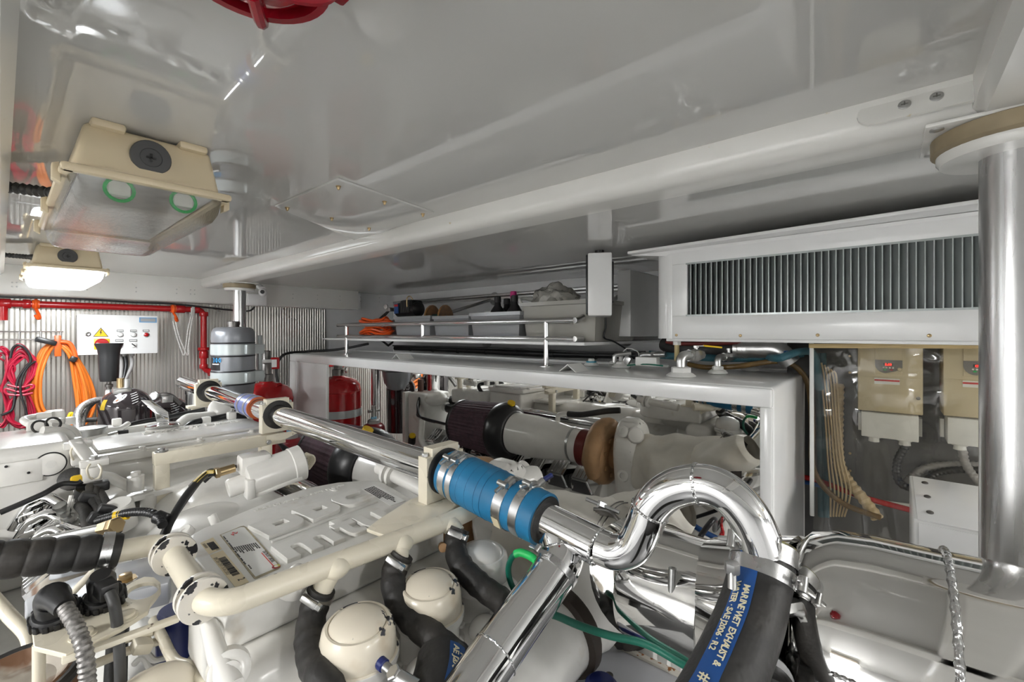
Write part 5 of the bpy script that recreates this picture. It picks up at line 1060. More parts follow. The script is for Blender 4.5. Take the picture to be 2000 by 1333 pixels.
# --- header tank on the left
ht = ep(MB().span((-.52, 2.06, -.62), (.160, 2.46, -.360), .028, 4), 'header_tank', ENGW)
q = P(99, 907, Y=2.058); MB().ring(q, (0, 1, 0), .0365, .0022, 40, 6).build('plug_groove', BLACK, ht); pl_ = MB().lathe(q + V(0, -.001, 0), (0, -1, 0), [(.0345, -.004), (.0345, .003), (.033, .0035)], 36).build('drain_plug', ENGW, ht)
MB().lathe(q + V(0, -.0046, 0), (0, -1, 0), [(.0135, 0), (.0135, .0006)], 6).build('hex_socket', ENGG, pl_)
MB().box(P(32, 925, Y=2.056) , (.115, .006, .072), .004).build('tank_plate', ENGW, ht)
for px, py in ((12, 912), (56, 924)): MB().lathe(P(px, py, Y=2.052), (0, -1, 0), [(.004, 0), (.004, .0008)], 12).build('screw_hole', BLACK, ht)
ep(MB().prism([V(-.4, 2.05, -.62), V(.10, 2.05, -.60), V(.16, 2.05, -.72), V(.05, 2.05, -.80), V(-.4, 2.05, -.80)], (0, .3, 0), .02, 3), 'tank_bracket', ENGW)
for o_ in (0, 1):
    ep(MB().tube(fillet([P(82 + 17 * o_, 842 - 7 * o_, Y=2.30 + .08 * o_), P(125 + 8 * o_, 843 - 6 * o_, Y=2.32 + .06 * o_), P(140 + 10 * o_, 856 - 6 * o_, Y=2.36), P(142 + 10 * o_, 885, Y=2.36)], .06, 8), .0165, 14), 'coolant_pipe', ENGW)
    ep(MB().ring(P(78 + 26 * o_, 834 - 6 * o_, Y=2.34), (.4, -.8, .3), .022, .004, 24, 6), 'pipe_gasket', RUBBER)
ep(MB().tube(fillet([P(80, 838, Y=2.40), P(42, 822, Y=2.42), P(60, 816, Y=2.5), P(95, 813, Y=2.5)], .03), .013, 12), 'bleed_pipe', ENGW); ep(MB().box(P(107, 816, Y=2.5), (.06, .05, .06), .012), 'bleed_valve', ENGW); ep(MB().lathe(P(86, 815, Y=2.48), (1, 0, 0), [(.02, -.02), (.02, .02)], 6), 'pipe_union', ENGW); ep(MB().box(P(90, 832, Y=2.4), (.10, .03, .05), .012), 'pipe_flange', ENGW)
ep(MB().box(P(136, 822, Y=2.55), (.035, .03, .03), .005), 'sensor_block', ENGW)
# clamp stack beside the tank
for i, (px, py) in enumerate(((152, 869), (184, 904))):
    b_ = ep(MB().box(P(px, py, Y=2.06 - .1 * i), (.07, .035, .022), .003), 'pipe_clamp', ENGW); MB().lathe(P(px, py - 7, Y=2.06 - .1 * i), (0, 0, 1), [(.014, 0), (.014, .005), (.009, .006), (.009, .012)], 8).build('clamp_nut', STEELV, b_)
    for s_ in (-1, 1): MB().tube(curve([P(px + s_ * 8, py + 3, Y=2.03 - .1 * i), P(px + s_ * 14, py + 14, Y=2.02 - .1 * i), P(px + s_ * 10, py + 28, Y=2.03 - .1 * i), P(px + s_ * 3, py + 32, Y=2.04 - .1 * i)]), .0035, 6).build('clamp_wire', CREAM, b_)
ep(MB().bar(P(146, 860, Y=2.05), P(176, 900, Y=1.98), .035, .012, .003), 'link_strap', ENGW); ep(MB().box(P(178, 925, Y=1.97), (.05, .04, .055), .008), 'sensor_housing', ENGW); ep(MB().box(P(150, 885, Y=2.05), (.03, .04, .08), .006), 'sensor_housing', ENGW)
# --- ribbed rocker covers, both banks
def rocker(y, sx, z=-.655, x=None, k0=1.0):
    c = V(.48 + sx * .385 if x is None else x, y, z); a = sx * math.radians(38); rm = Matrix.Rotation(a, 3, 'Y')
    mb = MB(); b_ = bmesh.new(); bmesh.ops.create_cube(b_, size=1)
    for v in b_.verts:
        k = .70 if v.co.z > 0 else 1.0
        v.co = c + rm @ V(v.co.x * .15 * k * k0, v.co.y * .118 * k * k0, v.co.z * .075 * k0)
    bmesh.ops.bevel(b_, geom=b_.edges[:], offset=.008, segments=2, affect='EDGES'); mb.bm(b_)
    o_ = ep(mb, 'rocker_cover', CHROME)
    for k in (-1, 0, 1): MB().bar(c + rm @ V(-.045, k * .022, .0385 * k0), c + rm @ V(.045, k * .022, .0385 * k0), .007, .005, .0015, up=rm @ V(0, 0, 1)).build('cover_rib', CHROME, o_)
    return o_
for k in range(3, 9): rocker(1.16 + k * .148, -1, -.62)
# polished ribbed leads of the left bank, seen from above
for i, (a, b) in enumerate((((60, 1010), (118, 978)), ((62, 1045), (120, 1010)), ((82, 1068), (130, 1040)))):
    D0 = 1.36 - .05 * i; p0 = P(a[0] - 35, a[1] + 25, D=D0); p1 = P(a[0] - 2, a[1] - 25, D=D0 + .02); p2 = P(b[0] - 25, b[1] - 8, D=D0 + .03); p3 = P(b[0] + 8, b[1] + 12, D=D0 + .03)
    ep(MB().tube(fillet([p0, p1, p2, p3], .03, 6), .016, 14), 'polished_pipe', CHROME)
    ep(MB().tube(fillet([x + V(.012, .025, -.028) for x in (p0, p1, p2, p3)], .03, 6), .012, 12), 'polished_pipe', CHROME)
    ep(MB().bar(p1 + V(0, .0, -.035), p2 + V(0, 0, -.035), .10, .02, .004), 'pipe_plate', CHROME)
for k in range(6): ep(MB().tube(curve([P(122 + 3 * k, 1000 + 8 * k, D=1.32), P(134 + 2 * k, 990 + 6 * k, D=1.33), P(140 + 2 * k, 968 + 7 * k, D=1.34)]), .006, 8), 'injector_line', ENGW)
for k in range(5): ep(MB().lathe(P(118 + 8 * k, 992 + 11 * k, D=1.30 + .01 * k), (-.3, -.4, 1), [(.012, -.02), (.012, 0), (.016, 0), (.016, .01), (.008, .012)], 8), 'injector_nut', STEELV)
# --- black wiring harness
hs = thing('wiring_harness', 'black wiring harness with yellow tape bands beside the header tank', 'harness')
MB().lathe(P(173, 962, D=1.42), (.3, -.3, 1), [(.034, -.02), (.036, 0), (.036, .012), (.02, .018)], 20).build('connector', BLACK, hs); MB().box(P(193, 950, D=1.42), (.05, .04, .03), .006).build('clip', BLACK, hs)
for i in range(3): MB().tube(curve([P(176 + 9 * i, 950 + 6 * i, D=1.4), P(180 + 11 * i, 975, D=1.36), P(195 + 11 * i, 1005, D=1.3), P(212 + 9 * i, 1038, D=1.25)]), .012, 12).build('loom', RUBBER, hs)
for i in range(2): MB().tube(curve([P(152 + 10 * i, 985, D=1.36), P(165 + 8 * i, 1000 + 5 * i, D=1.3), P(172 + 8 * i, 1030, D=1.26), P(180 + 8 * i, 1058, D=1.2)]), .014, 12).build('loom', RUBBER, hs)
for px, py, D in ((178, 973, 1.36), (213, 998, 1.29), (196, 1014, 1.26)): MB().box(P(px, py, D=D), (.055, .03, .03), .006, rot=Matrix.Rotation(.5, 3, 'Y')).build('clip', BLACK, hs)
q, rr = corr(curve([P(190, 1018, D=1.24), P(225, 1008, D=1.22), P(260, 1001, D=1.2), P(292, 1002, D=1.18), P(310, 1012, D=1.17), P(318, 1026, D=1.15)], 8), .0105, .005, .10); MB().tube(q, rr, 12).build('conduit', BLACK, hs)
for px in (228, 238, 247): MB().band(P(px, 1008 - (px - 228) * .12, D=1.215), (.8, -.5, .05), .0105, .0135, .010, 16).build('yellow_band', YELLOW, hs)
MB().lathe(P(302, 1008, D=1.175), (.6, -.7, -.35), [(.011, 0), (.017, .006), (.017, .03), (.012, .034)], 14).build('boot', BLACK, hs)
cable('black_cable', 'black cable sagging in front of the header tank', 'cable', [P(0, 1002, Y=1.9), P(40, 985, Y=1.9), P(85, 965, Y=1.9), P(120, 946, Y=1.92), P(150, 945, Y=1.92), P(160, 940, Y=1.92)], .008, BLACK)
cp_ = ep(MB().lathe(P(141, 936, Y=2.0), (-.3, -.8, .4), [(.035, -.01), (.035, .006), (.022, .012)], 20), 'grommet', RUBBER); ep(MB().box(P(150, 938, Y=1.96), (.03, .02, .03), .008), 'yellow_tag', YELLOW)
# steel pipe with brass hexagon
hx = thing('hydraulic_pipe', 'pale steel pipe ending in a brass hexagon above the taped hose', 'pipe')
p0, p1 = P(95, 1056, D=1.05), P(200, 1033, D=1.02); dd = (p1 - p0).normalized()
MB().tube([p0 - dd * .1, p1], .012, 16).build('tube', STEELV, hx); MB().lathe(p1, dd, [(.016, 0), (.016, .024)], 6).build('collar_nut', BRASS, hx); MB().lathe(p1 + dd * .027, dd, [(.017, 0), (.0195, .003), (.0195, .016), (.016, .019)], 6).build('hex_nut', BRASS, hx)
# taped black hose on the left
bk = thing('taped_hose', 'thick black spiral-taped hose entering from the left edge', 'hose')
h0, h1 = V(-.46, 1.212, -.284), V(.152, 1.136, -.424); hd_ = (h1 - h0); L_ = hd_.length; n = 180
MB().tube([h0 + hd_ * (k / n) for k in range(n + 1)], [.0285 + .0036 * abs(math.sin(PI * k / 9)) ** .5 for k in range(n + 1)], 26).build('hose', RUBBER, bk)
cb_ = MB().band(h1 - hd_.normalized() * .022, hd_, .0315, .0345, .016, 32).build('hose_clamp', STEEL, bk); MB().cyl(h1 + V(-.02, -.03, -.03), h1 + V(-.01, .01, -.035), .006, 10).lathe(h1 + V(-.022, -.032, -.03), (-.2, -1, 0), [(.009, 0), (.009, .006)], 14).build('clamp_screw', STEELV, cb_)
# --- bracket plate with connectors, front left
bp_ = thing('connector_bracket', 'cream bracket plate with scalloped edge carrying two black connectors', 'bracket')
BZ = -.505
def BP(px, py, dz=0): 
    q = P(px, py, Z=BZ); return V(q.x, q.y, BZ + dz)
outer = [(68, 1268), (64, 1235), (75, 1210), (95, 1196), (120, 1189), (143, 1186), (162, 1176), (180, 1163), (200, 1156), (222, 1156), (245, 1150), (262, 1139), (282, 1131), (300, 1132), (312, 1142), (313, 1158), (303, 1172), (292, 1185), (288, 1198), (235, 1232), (170, 1265), (130, 1283)]
mb = MB(); c0 = BP(190, 1200); r0 = V(1, 0, 0); 
pl2 = [((BP(a, b) - c0).x, (BP(a, b) - c0).y) for a, b in outer]; hc = BP(279, 1158) - c0; hole = [(hc.x + .030 * math.cos(a) * .8, hc.y + .030 * math.sin(a) * 1.2) for a in [2 * PI * k / 20 for k in range(20)]]
mb.curves2d([pl2, hole], c0, (1, 0, 0), (0, 1, 0), .003, .001).build('plate', CREAM, bp_)
MB().bar(BP(120, 1286, -.004), BP(350, 1203, -.004), .016, .010, .003).build('flange', CREAM, bp_)
for px, py in ((162, 1247), (246, 1211)): MB().lathe(BP(px, py, .002), (0, 0, 1), [(.018, 0), (.018, .004), (.013, .005), (.013, .010), (.011, .011)], 20).build('round_head_bolt', CREAM, bp_)
MB().lathe(BP(76, 1258), (0, 0, -1), [(.008, 0), (.008, .1)], 12).build('leg', CREAM, bp_)
def plug(px, py, lab, R, kind):
    t = thing('cable_connector', lab, 'connector', 'black connectors on the bracket plate'); c = BP(px, py, .004); ax = V(-.12, -.35, .93).normalized(); mb = MB()
    MB().lathe(c - ax * .03, ax, [(R * .8, 0), (R * .8, .03), (R, .032), (R, .054), (R * .9, .058), (R * .62, .06)], 30).build('collar', BLACK, t)
    a_, b_, _ = basis(ax)
    for k in range(14):
        an = 2 * PI * k / 14; d_ = a_ * math.cos(an) + b_ * math.sin(an); MB().bar(c + ax * .004 + d_ * R, c + ax * .024 + d_ * R, .0085, .006, .0015, up=d_).build('grip_ridge', BLACK, t)
    if kind: 
        e_ = c + ax * .06; p2 = e_ + V(.012, -.05, -.006); MB().tube(curve([c + ax * .02, e_ - ax * .005, e_ + V(.004, -.02, .0), p2]), [.024] * 6 + [.0235, .023, .022, .021, .020, .019, .018, .017, .0165, .016, .0155, .015, .0145][:13], 18).build('elbow', BLACK, t)
        q = resample(curve([p2, p2 + V(.01, -.04, -.02), p2 + V(.018, -.07, -.06), p2 + V(.02, -.08, -.14)]), .004); MB().tube(q, [(.0105) * (1 + .08 * (-1) ** i) for i in range(len(q))], 14).build('braided_sleeve', BRAID, t)
    else:
        MB().lathe(c + ax * .012, ax, [(R * .72, 0), (R * .70, .05), (R * .5, .062)], 24).build('shell', BLACK, t); MB().bar(c + ax * .055 + V(-.004, .012, 0), c + ax * .06 + V(.006, -.045, -.008), .026, .028, .004).build('outlet', BLACK, t)
        q = c + ax * .06 + V(.006, -.045, -.008); MB().tube(curve([q, q + V(.004, -.02, -.02), q + V(.008, -.03, -.08), q + V(.01, -.03, -.16)]), .0085, 10).build('cable', DKGREY, t)
plug(205, 1186, 'black round connector with grey cable on the bracket plate', .029, 0); plug(112, 1218, 'black round connector with elbow and braided sleeve on the bracket plate', .031, 1)
# grey cover plate under, thin white tubes, casting, blue canister
cp2 = thing('cover_sheet', 'flat pale grey sheet metal cover beneath the taped hose', 'cover')
MB().prism([P(a, b, Z=-.56) for a, b in ((48, 1172), (90, 1148), (215, 1105), (300, 1085), (335, 1125), (330, 1138), (200, 1170), (50, 1214))], (0, 0, -.05), .004).build('sheet', mat('pale_grey_sheet', (.62, .64, .68), .25, .2, var=.05), cp2)
b_ = MB().lathe(P(245, 1133, Z=-.558), (0, 0, 1), [(.022, 0), (.022, .002), (.013, .002), (.013, .012), (.011, .013)], 6).build('bolt', BRASS, cp2); MB().lathe(P(245, 1135, Z=-.559), (0, 0, 1), [(.022, 0), (.022, .002)], 24).build('washer', STEELV, cp2)
def wt(lab, pts, r=.008, m=CREAM): return cable('fuel_tube', lab, 'tube', pts, r, m, 'painted fuel tubes at the near left corner')
wt('cream tube crossing the grey sheet towards the bracket', [P(200, 1098, D=.92), P(150, 1150, D=.90), P(98, 1200, D=.88), P(72, 1235, D=.87)], .007)
wt('thick cream tube bending down at the left edge', [P(-20, 1160, D=.85), P(20, 1205, D=.84), P(52, 1240, D=.83), P(60, 1275, D=.82)], .011)
wt('long cream tube rising across the bottom left corner', [P(0, 1336, D=.74), P(60, 1308, D=.78), P(130, 1285, D=.80), P(200, 1262, D=.83), P(300, 1234, D=.87)], .008)
wt('cream tube with square clip below the connectors', [P(168, 1305, D=.80), P(215, 1286, D=.82), P(262, 1268, D=.85), P(320, 1250, D=.88)], .008)
wt('cream tube cranked down beside the blue canister', [P(300, 1212, D=.9), P(318, 1248, D=.86), P(340, 1290, D=.82), P(372, 1305, D=.79), P(398, 1340, D=.76)], .0095)
tag(MB().box(P(277, 1262, D=.84), (.03, .035, .02), .004, rot=Matrix.Rotation(.4, 3, 'Y')).build('tube_clip', CREAM), 'square cream clip on the tube below the connectors', 'clip')
tag(MB().lathe(P(345, 1290, D=.92), (0, 0, 1), [(.035, -.1), (.035, .10), (.03, .11)], 24).build('blue_canister', NAVY), 'navy blue canister half hidden under the cream rail elbow', 'canister')
rc_ = thing('worn_casting', 'worn grey casting with dark rim in the bottom left corner', 'casting'); q = P(25, 1345, D=.72)
MB().lathe(q, (-.1, -.1, 1), [(.085, -.06), (.085, .0), (.08, .012), (.07, .016), (.064, .010), (.05, -.004), (.001, -.01)], 36).build('bowl', mat('worn_alloy', (.42, .38, .32), .6, .2, var=.2, bump=.6, bs=60, dirt=((.16, .08, .04), 14, .5, .6)), rc_); MB().ring(q + V(0, 0, .008), (-.1, -.1, 1), .080, .009, 36, 8).build('rubber_rim', RUBBER, rc_)
tag(MB().ell(P(300, 1352, D=.74), (.06, .045, .035)).build('round_cover', CAPM), 'cream rounded cover with chipped paint at the bottom edge', 'cover')
tag(MB().tube(resample(curve([P(232, 1225, D=.95), P(228, 1275, D=.9), P(225, 1345, D=.85)]), .005), .018, 12).build('black_loom', RUBBER), 'thick black loom dropping between the cream tubes', 'cable')
for i in range(2): tag(MB().tube(fillet([P(262 + 12 * i, 1298 - 18 * i, D=.86), P(280 + 5 * i, 1280 - 6 * i, D=.86), P(292 + 8 * i, 1306 - 14 * i, D=.86), P(325, 1300 - 15 * i, D=.88)], .012), .0055, 8).build('bent_rod', ENGG), ('lower', 'upper')[i] + ' of two zigzag white rods below the tube clip', 'rod', 'zigzag rods')
# ================================================================== chrome pipework along the engine
PX = .77
def pz(y): return -.368 + (y - .85) * .0167 if y > .85 else -.368 + (y - .85) * .135
def pp(y, dx=0): return V(PX + dx, y, pz(y))
PAX = V(0, 1, .0167).normalized(); PAX2 = V(0, 1, .135).normalized()
mp = thing('chrome_pipe', 'long polished chrome pipe running down the engine to the far vessel', 'pipe')
MB().tube([pp(3.46), pp(.83)], .041, 40).build('pipe', CHROME, mp)
cp = MB().lathe(pp(2.19), PAX, [(.042, 0), (.050, .004), (.050, .16), (.042, .164)], 36).build('sleeve', VIOLET, mp)
for y in (2.235, 2.315): MB().band(pp(y), PAX, .050, .0525, .016, 36).build('sleeve_clamp', STEELV, cp)
MB().band(pp(2.192), PAX, .041, .0505, .010, 36).build('orange_end', RUST, cp)
# --- pipe brackets
def block(t, y, bw=.066, oy=.0):
    c = pp(y)
    h = MB(); hole = [(.054 * math.cos(a), .054 * math.sin(a)) for a in [2 * PI * k / 32 for k in range(32)]]
    h.curves2d([[(-bw, -.064), (bw, -.064), (bw, .0), (-bw, .0)]] if False else [[(-bw, -.072), (bw, -.072), (bw, .045), (bw * .72, .045), (bw * .72, .066), (-bw * .72, .066), (-bw * .72, .045), (-bw, .045)], hole], c, (1, 0, 0), (0, 0, 1), .017, .001).build('clamp_block', CREAM, t)
    MB().bar(c + V(-bw - .0005, 0, -.002), c + V(-bw * .8, 0, -.002), .036, .0025).build('block_joint', DARKST, t)
    MB().lathe(c - V(0, .024, 0), (0, 1, 0), [(.041, 0), (.054, 0), (.060, .003), (.060, .008), (.0545, .010), (.0545, .04), (.060, .041), (.060, .046), (.041, .047)], 40, cap=False).build('rubber_ring', RUBBER, t)
    for sx in (-1, 1): MB().hexa(c + V(sx * bw * .86, 0, .045), (0, 0, 1), .009, .010).build('bolt', STEELV, t)
    return c
b1_ = thing('pipe_bracket', 'cream pipe bracket with tapering arm beside the blue hose', 'bracket', 'cream pipe brackets')
c = block(b1_, .91, .062)
zA = c.z - .072
tp = [V(.84, .955, zA), V(.70, .955, zA), P(735, 1018, D=1.02), P(716, 1033, D=.965), P(754, 1047, D=.945), P(862, 1009, D=1.03), V(.79, .848, zA - .004), V(.86, .85, zA)]
MB().prism(tp, (0, 0, -.008), .0015).build('arm_plate', CREAM, b1_)
MB().prism([P(754, 1048, D=.944), P(862, 1010, D=1.029), V(.80, .846, zA - .006), V(.80, .846, zA - .05), P(640, 1118, D=.90)], (.0, .008, 0), .001).build('arm_flange', CREAM, b1_)
b2_ = thing('pipe_bracket', 'cream square-tube frame carrying the chrome pipe in the middle', 'bracket', 'cream pipe brackets')
c = block(b2_, 1.99, .062); zb_ = c.z - .076
MB().bar(V(.355, 1.99, zb_ - .026), V(.80, 1.99, zb_ - .026), .045, .045, .003).build('cross_bar', CREAM, b2_)
MB().prism([V(.72, 1.965, zb_ - .003), V(.86, 1.965, zb_ - .003), V(.86, 1.965, zb_ - .010), V(.80, 1.965, zb_ - .03), V(.72, 1.965, zb_ - .04)], (0, -.004, 0)).build('gusset', CREAM, b2_)
for x in (.378, .725): MB().bar(V(x, 1.99, zb_ - .03), V(x, 1.99, -.72), .0425, .0425, .003, up=(0, 1, 0)).build('leg', CREAM, b2_)
MB().lathe(V(.378, 1.985, zb_ - .004), (0, 0, 1), [(.020, 0), (.020, .004), (.012, .004), (.012, .012), (.010, .013)], 8).build('bolt', STEELV, b2_)
MB().hexa(V(.725, 1.955, zb_ - .03), (0, -1, 0), .010, .01).build('bolt', STEELV, b2_)
b3_ = thing('pipe_bracket', 'cream pipe bracket at the far end of the chrome pipe', 'bracket', 'cream pipe brackets')
c = block(b3_, 2.94, .062); MB().bar(c + V(-.10, 0, -.08), c + V(.09, 0, -.08), .05, .014, .002).build('foot_plate', CREAM, b3_)
for x in (-.06, .05): MB().bar(c + V(x, 0, -.085), c + V(x, 0, -.26), .036, .03, .002, up=(0, 1, 0)).build('leg', CREAM, b3_)
# --- blue reducing hose
bh_ = thing('blue_hose', 'bright blue silicone hose joining the chrome pipes with steel clamps', 'hose')
hp0, hp1 = pp(.873), pp(.565); hv = hp1 - hp0
prof = [(.050, 0), (.0585, .002), (.0600, .03), (.0605, .10), (.0600, .16), (.0575, .22), (.056, hv.length - .003), (.040, hv.length)]
MB().lathe(hp0, hv, prof, 48).build('hose', BLUEH, bh_)
for h_ in (.085, .115, .145, .165): MB().ring(hp0 + hv.normalized() * h_, hv, .0602, .0006, 40, 5).build('wrap_seam', mat('blue_seam', (.006, .09, .2), .5) if h_ == .085 else bpy.data.materials['blue_seam'], bh_)
MB().band(hp0 + hv.normalized() * (hv.length - .001), hv, .037, .050, .006, 40).build('hose_end', RUBBER, bh_)
def bandclamp(t, o, ax, r, w_=.022, pair=True, side=V(-.3, -.5, .8)):
    ax = Vector(ax).normalized(); side = (side - ax * side.dot(ax)).normalized(); tg = ax.cross(side).normalized()
    b_ = MB().band(o, ax, r, r + .0018, w_, 44).build('band_clamp', STEEL, t)
    MB().bar(o + side * (r + .008) - tg * .012, o + side * (r + .006) + tg * .045, .007, .007, .001, up=side).cyl(o + side * (r + .010) + tg * .02 - ax * w_ * .5, o + side * (r + .010) + tg * .02 + ax * w_ * .5, .0065, 12).build('clamp_bolt', STEELV, b_)
    MB().bar(o + side * (r + .003) - tg * .012 - ax * 0, o + side * (r + .002) + tg * .01, w_ * .8, .004, .001, up=side).build('clamp_plate', STEEL, b_)
    return b_
hd2 = hv.normalized()
bandclamp(bh_, hp0 + hd2 * .028, hv, .0598); bandclamp(bh_, hp0 + hd2 * .056, hv, .0605, .018); bandclamp(bh_, hp0 + hd2 * .215, hv, .0578, .026); bandclamp(bh_, hp0 + hd2 * .262, hv, .0566, .022, side=V(.1, -.4, .9))
q = hp0 + hd2 * .215; sd = V(-.62, -.55, -.42).normalized(); sd = (sd - hd2 * sd.dot(hd2)).normalized(); MB().bar(q + sd * .0602 - hd2 * .010, q + sd * .0602 + hd2 * .010, .03, .001, up=sd).build('clamp_sticker', STICKER, bh_)
# navy-capped bleed screw on the clamp end
nb = thing('bleed_screw', 'small bleed screw with blue cap standing beside the blue hose', 'screw'); q = P(1062, 938, D=1.05)
MB().cyl(q + V(-.04, .02, -.03), q, .008, 12).build('stem', STEELV, nb); MB().cyl(q, q + V(.022, -.008, .008), .006, 12).build('cap', NAVY, nb); MB().hexa(q + V(-.03, .015, -.025), (.7, -.3, .5), .012, .01).build('nut', STEELV, nb)
# --- chrome Y-pipe: run, S-bend, branch
yp = thing('chrome_y_pipe', 'polished chrome pipe splitting into a looping gooseneck and a straight branch', 'pipe')
MB().tube([pp(.60), pp(.435)], .037, 36).build('run', CHROME, yp)
cpts = [(1172, 1068), (1205, 1078), (1237, 1066), (1257, 1030), (1272, 992), (1302, 962), (1342, 947), (1385, 948), (1425, 968), (1457, 1003), (1478, 1045), (1492, 1090), (1500, 1120)]
sp = curve([P(a, b, X=.772 + .0022 * i) for i, (a, b) in enumerate(cpts)], 8)
MB().tube(sp, .0335, 36).build('gooseneck', CHROME, yp)
def weld(o, ax, R, r=.0026, par=yp, n=56): 
    o_ = MB(); a_, b_, ax = basis(ax); 
    o_.tube([o + (a_ * math.cos(2 * PI * k / n) + b_ * math.sin(2 * PI * k / n)) * (R + .0004 * (k % 2)) + ax * .0006 * ((k * 7) % 3 - 1) for k in range(n)], r, 6, closed=True); return o_.build('weld_bead', WELD, par)
weld(pp(.437), PAX2, .0345, .0035); weld(sp[31], sp[32] - sp[30], .0335); weld(sp[52], sp[53] - sp[51], .0335)
bpth = curve([P(1060, 1018, D=.975), P(1092, 1048, D=.93), P(1098, 1090, D=.90), P(1068, 1140, D=.865), P(1020, 1205, D=.815), P(960, 1290, D=.755), P(915, 1355, D=.71), P(860, 1450, D=.665), P(800, 1600, D=.62)], 8)
MB().tube(bpth, [.040 + .003 * min(1, i / 10) for i in range(len(bpth))], 36).build('branch', CHROME, yp)
bi = 20; bandclamp(yp, bpth[bi], bpth[bi + 1] - bpth[bi - 1], .0432, .014, side=V(-.9, .2, .5)); weld(bpth[13], bpth[14] - bpth[12], .0425, .0015); weld(bpth[39], bpth[40] - bpth[38], .0425, .0018)
# --- printed wet-exhaust hoses
def stripe(t, pts, r, off, half, lines, size, start=0, flip=1):
    q = resample(pts, .003); n = len(q); vs_ = []; fr_ = []
    for i in range(n):
        tg = (q[min(i + 1, n - 1)] - q[max(i - 1, 0)]).normalized(); w_ = (-q[i]); w_ = (w_ - tg * w_.dot(tg)).normalized(); s_ = w_.cross(tg).normalized() * flip; fr_.append((q[i], tg, w_, s_))
        for a in (off - half, off, off + half): vs_.append(q[i] + (w_ * math.cos(a) + s_ * math.sin(a)) * (r + .0012))
    mb = MB().add(vs_, [(3 * i + k, 3 * i + k + 1, 3 * i + k + 4, 3 * i + k + 3) for i in range(n - 1) for k in (0, 1)]); st = mb.build('blue_stripe', PRINTB, t)
    tx = MB()
    for body, a, sz, beg in lines:
        x = beg
        for ch in body:
            i = int(x / .003)
            if i >= n: break
            p_, tg, w_, s_ = fr_[i]; nn = w_ * math.cos(a) + s_ * math.sin(a); uu = (s_ * math.cos(a) - w_ * math.sin(a))
            if ch != ' ': tx.text(ch, p_ + nn * (r + .0018), tg, uu, sz, .0002, .0003)
            x += sz * MB.adv(ch) * .98
    if tx.v: tx.build('lettering', PRINTY, st)
    return st
wh = thing('exhaust_hose', 'thick black exhaust hose with blue printed stripe under the gooseneck', 'hose', 'printed wet exhaust hoses')
wp = curve([P(1492, 1062, D=.725), P(1489, 1100, D=.71), P(1480, 1150, D=.69), P(1462, 1215, D=.655), P(1432, 1290, D=.615), P(1400, 1360, D=.58), P(1360, 1440, D=.54), P(1310, 1560, D=.50), V(.50, .19, -.80), V(.50, .19, -1.3)], 10)
MB().tube(wp, .046, 40).build('hose', RUBBER, wh)
wd0 = (wp[1] - wp[0]).normalized(); MB().band(wp[0] + wd0 * .001, wd0, .0335, .046, .004, 40).build('cut_end', mat('weathered_ply', (.16, .15, .07), .9, var=.6, vs_=60), wh)
stripe(wh, wp[2:], .046, -.42, .32, [('MARINE WET EXHAUST &', -.38, .0125, .098), ('WATER · SAE J2006 · R2', -.66, .0125, .094), ('# 250-2000', -.56, .021, .262)], .016)
bandclamp(wh, wp[6], wp[7] - wp[5], .0465, .026, side=V(-.9, .3, .2)); bandclamp(wh, wp[14], wp[15] - wp[13], .0465, .022, side=V(.2, -.9, .1))
q = P(1530, 1190, D=.66); MB().tube([q, P(1600, 1208, D=.65)], .006, 12).hexa(q - V(.0, 0, 0), (.8, -.6, 0), .012, .03).build('clamp_stud', STEELV, wh); MB().tube([P(1430, 1110, D=.66), P(1430, 1150, D=.655)], .0065, 12).hexa(P(1430, 1100, D=.662), (0, 0, -1), .011, .016).build('clamp_stud', STEELV, wh)
w2 = thing('exhaust_hose', 'end of a second printed black hose beside the chrome branch at the bottom edge', 'hose', 'printed wet exhaust hoses')
wp2 = curve([P(868, 1283, D=.80), P(862, 1320, D=.765), P(850, 1370, D=.72), P(835, 1430, D=.68), P(815, 1520, D=.64)], 8)
MB().tube(wp2, [.040, .047] + [.048] * (len(wp2) - 2), 36).build('hose', RUBBER, w2)
stripe(w2, wp2[3:], .048, .45, .32, [('T EXHAUST &', .56, .015, .012), ('AE J2006', .28, .015, .006)], .016)
bvv = thing('drain_cock', 'small steel drain cock with navy cap at the bottom edge', 'valve'); q = P(770, 1318, D=.72); MB().cyl(q, P(748, 1300, D=.735), .0085, 14).hexa(P(775, 1322, D=.717), (-.5, .2, .8), .013, .014).build('stem', STEELV, bvv); MB().cyl(P(752, 1303, D=.732), P(735, 1288, D=.745), .0105, 14, .002).build('cap', NAVY, bvv); MB().cyl(P(775, 1322, D=.715), P(815, 1345, D=.70), .012, 14).build('body', STEELV, bvv)
# green hose
gh = thing('green_hose', 'thin dark green hose with bright green taped end by the chrome branch', 'hose')
MB().tube(curve([P(1046, 1094, D=.93), P(1025, 1080, D=.95), P(1003, 1086, D=.96), P(993, 1110, D=.97), P(998, 1140, D=.97), P(1015, 1170, D=.96)]), .0065, 12).build('upper_loop', GREENT, gh)
MB().tube(curve([P(1048, 1097, D=.925), P(1036, 1087, D=.94), P(1018, 1080, D=.953), P(1006, 1083, D=.958)]), .0085, 12).build('taped_end', GREENB, gh)
MB().tube(curve([P(1050, 1195, D=.90), P(1085, 1203, D=.90), P(1130, 1222, D=.89), P(1190, 1242, D=.88), P(1260, 1258, D=.86), P(1320, 1290, D=.83), P(1370, 1320, D=.81)]), .0075, 12).build('lower_run', GREENT, gh)
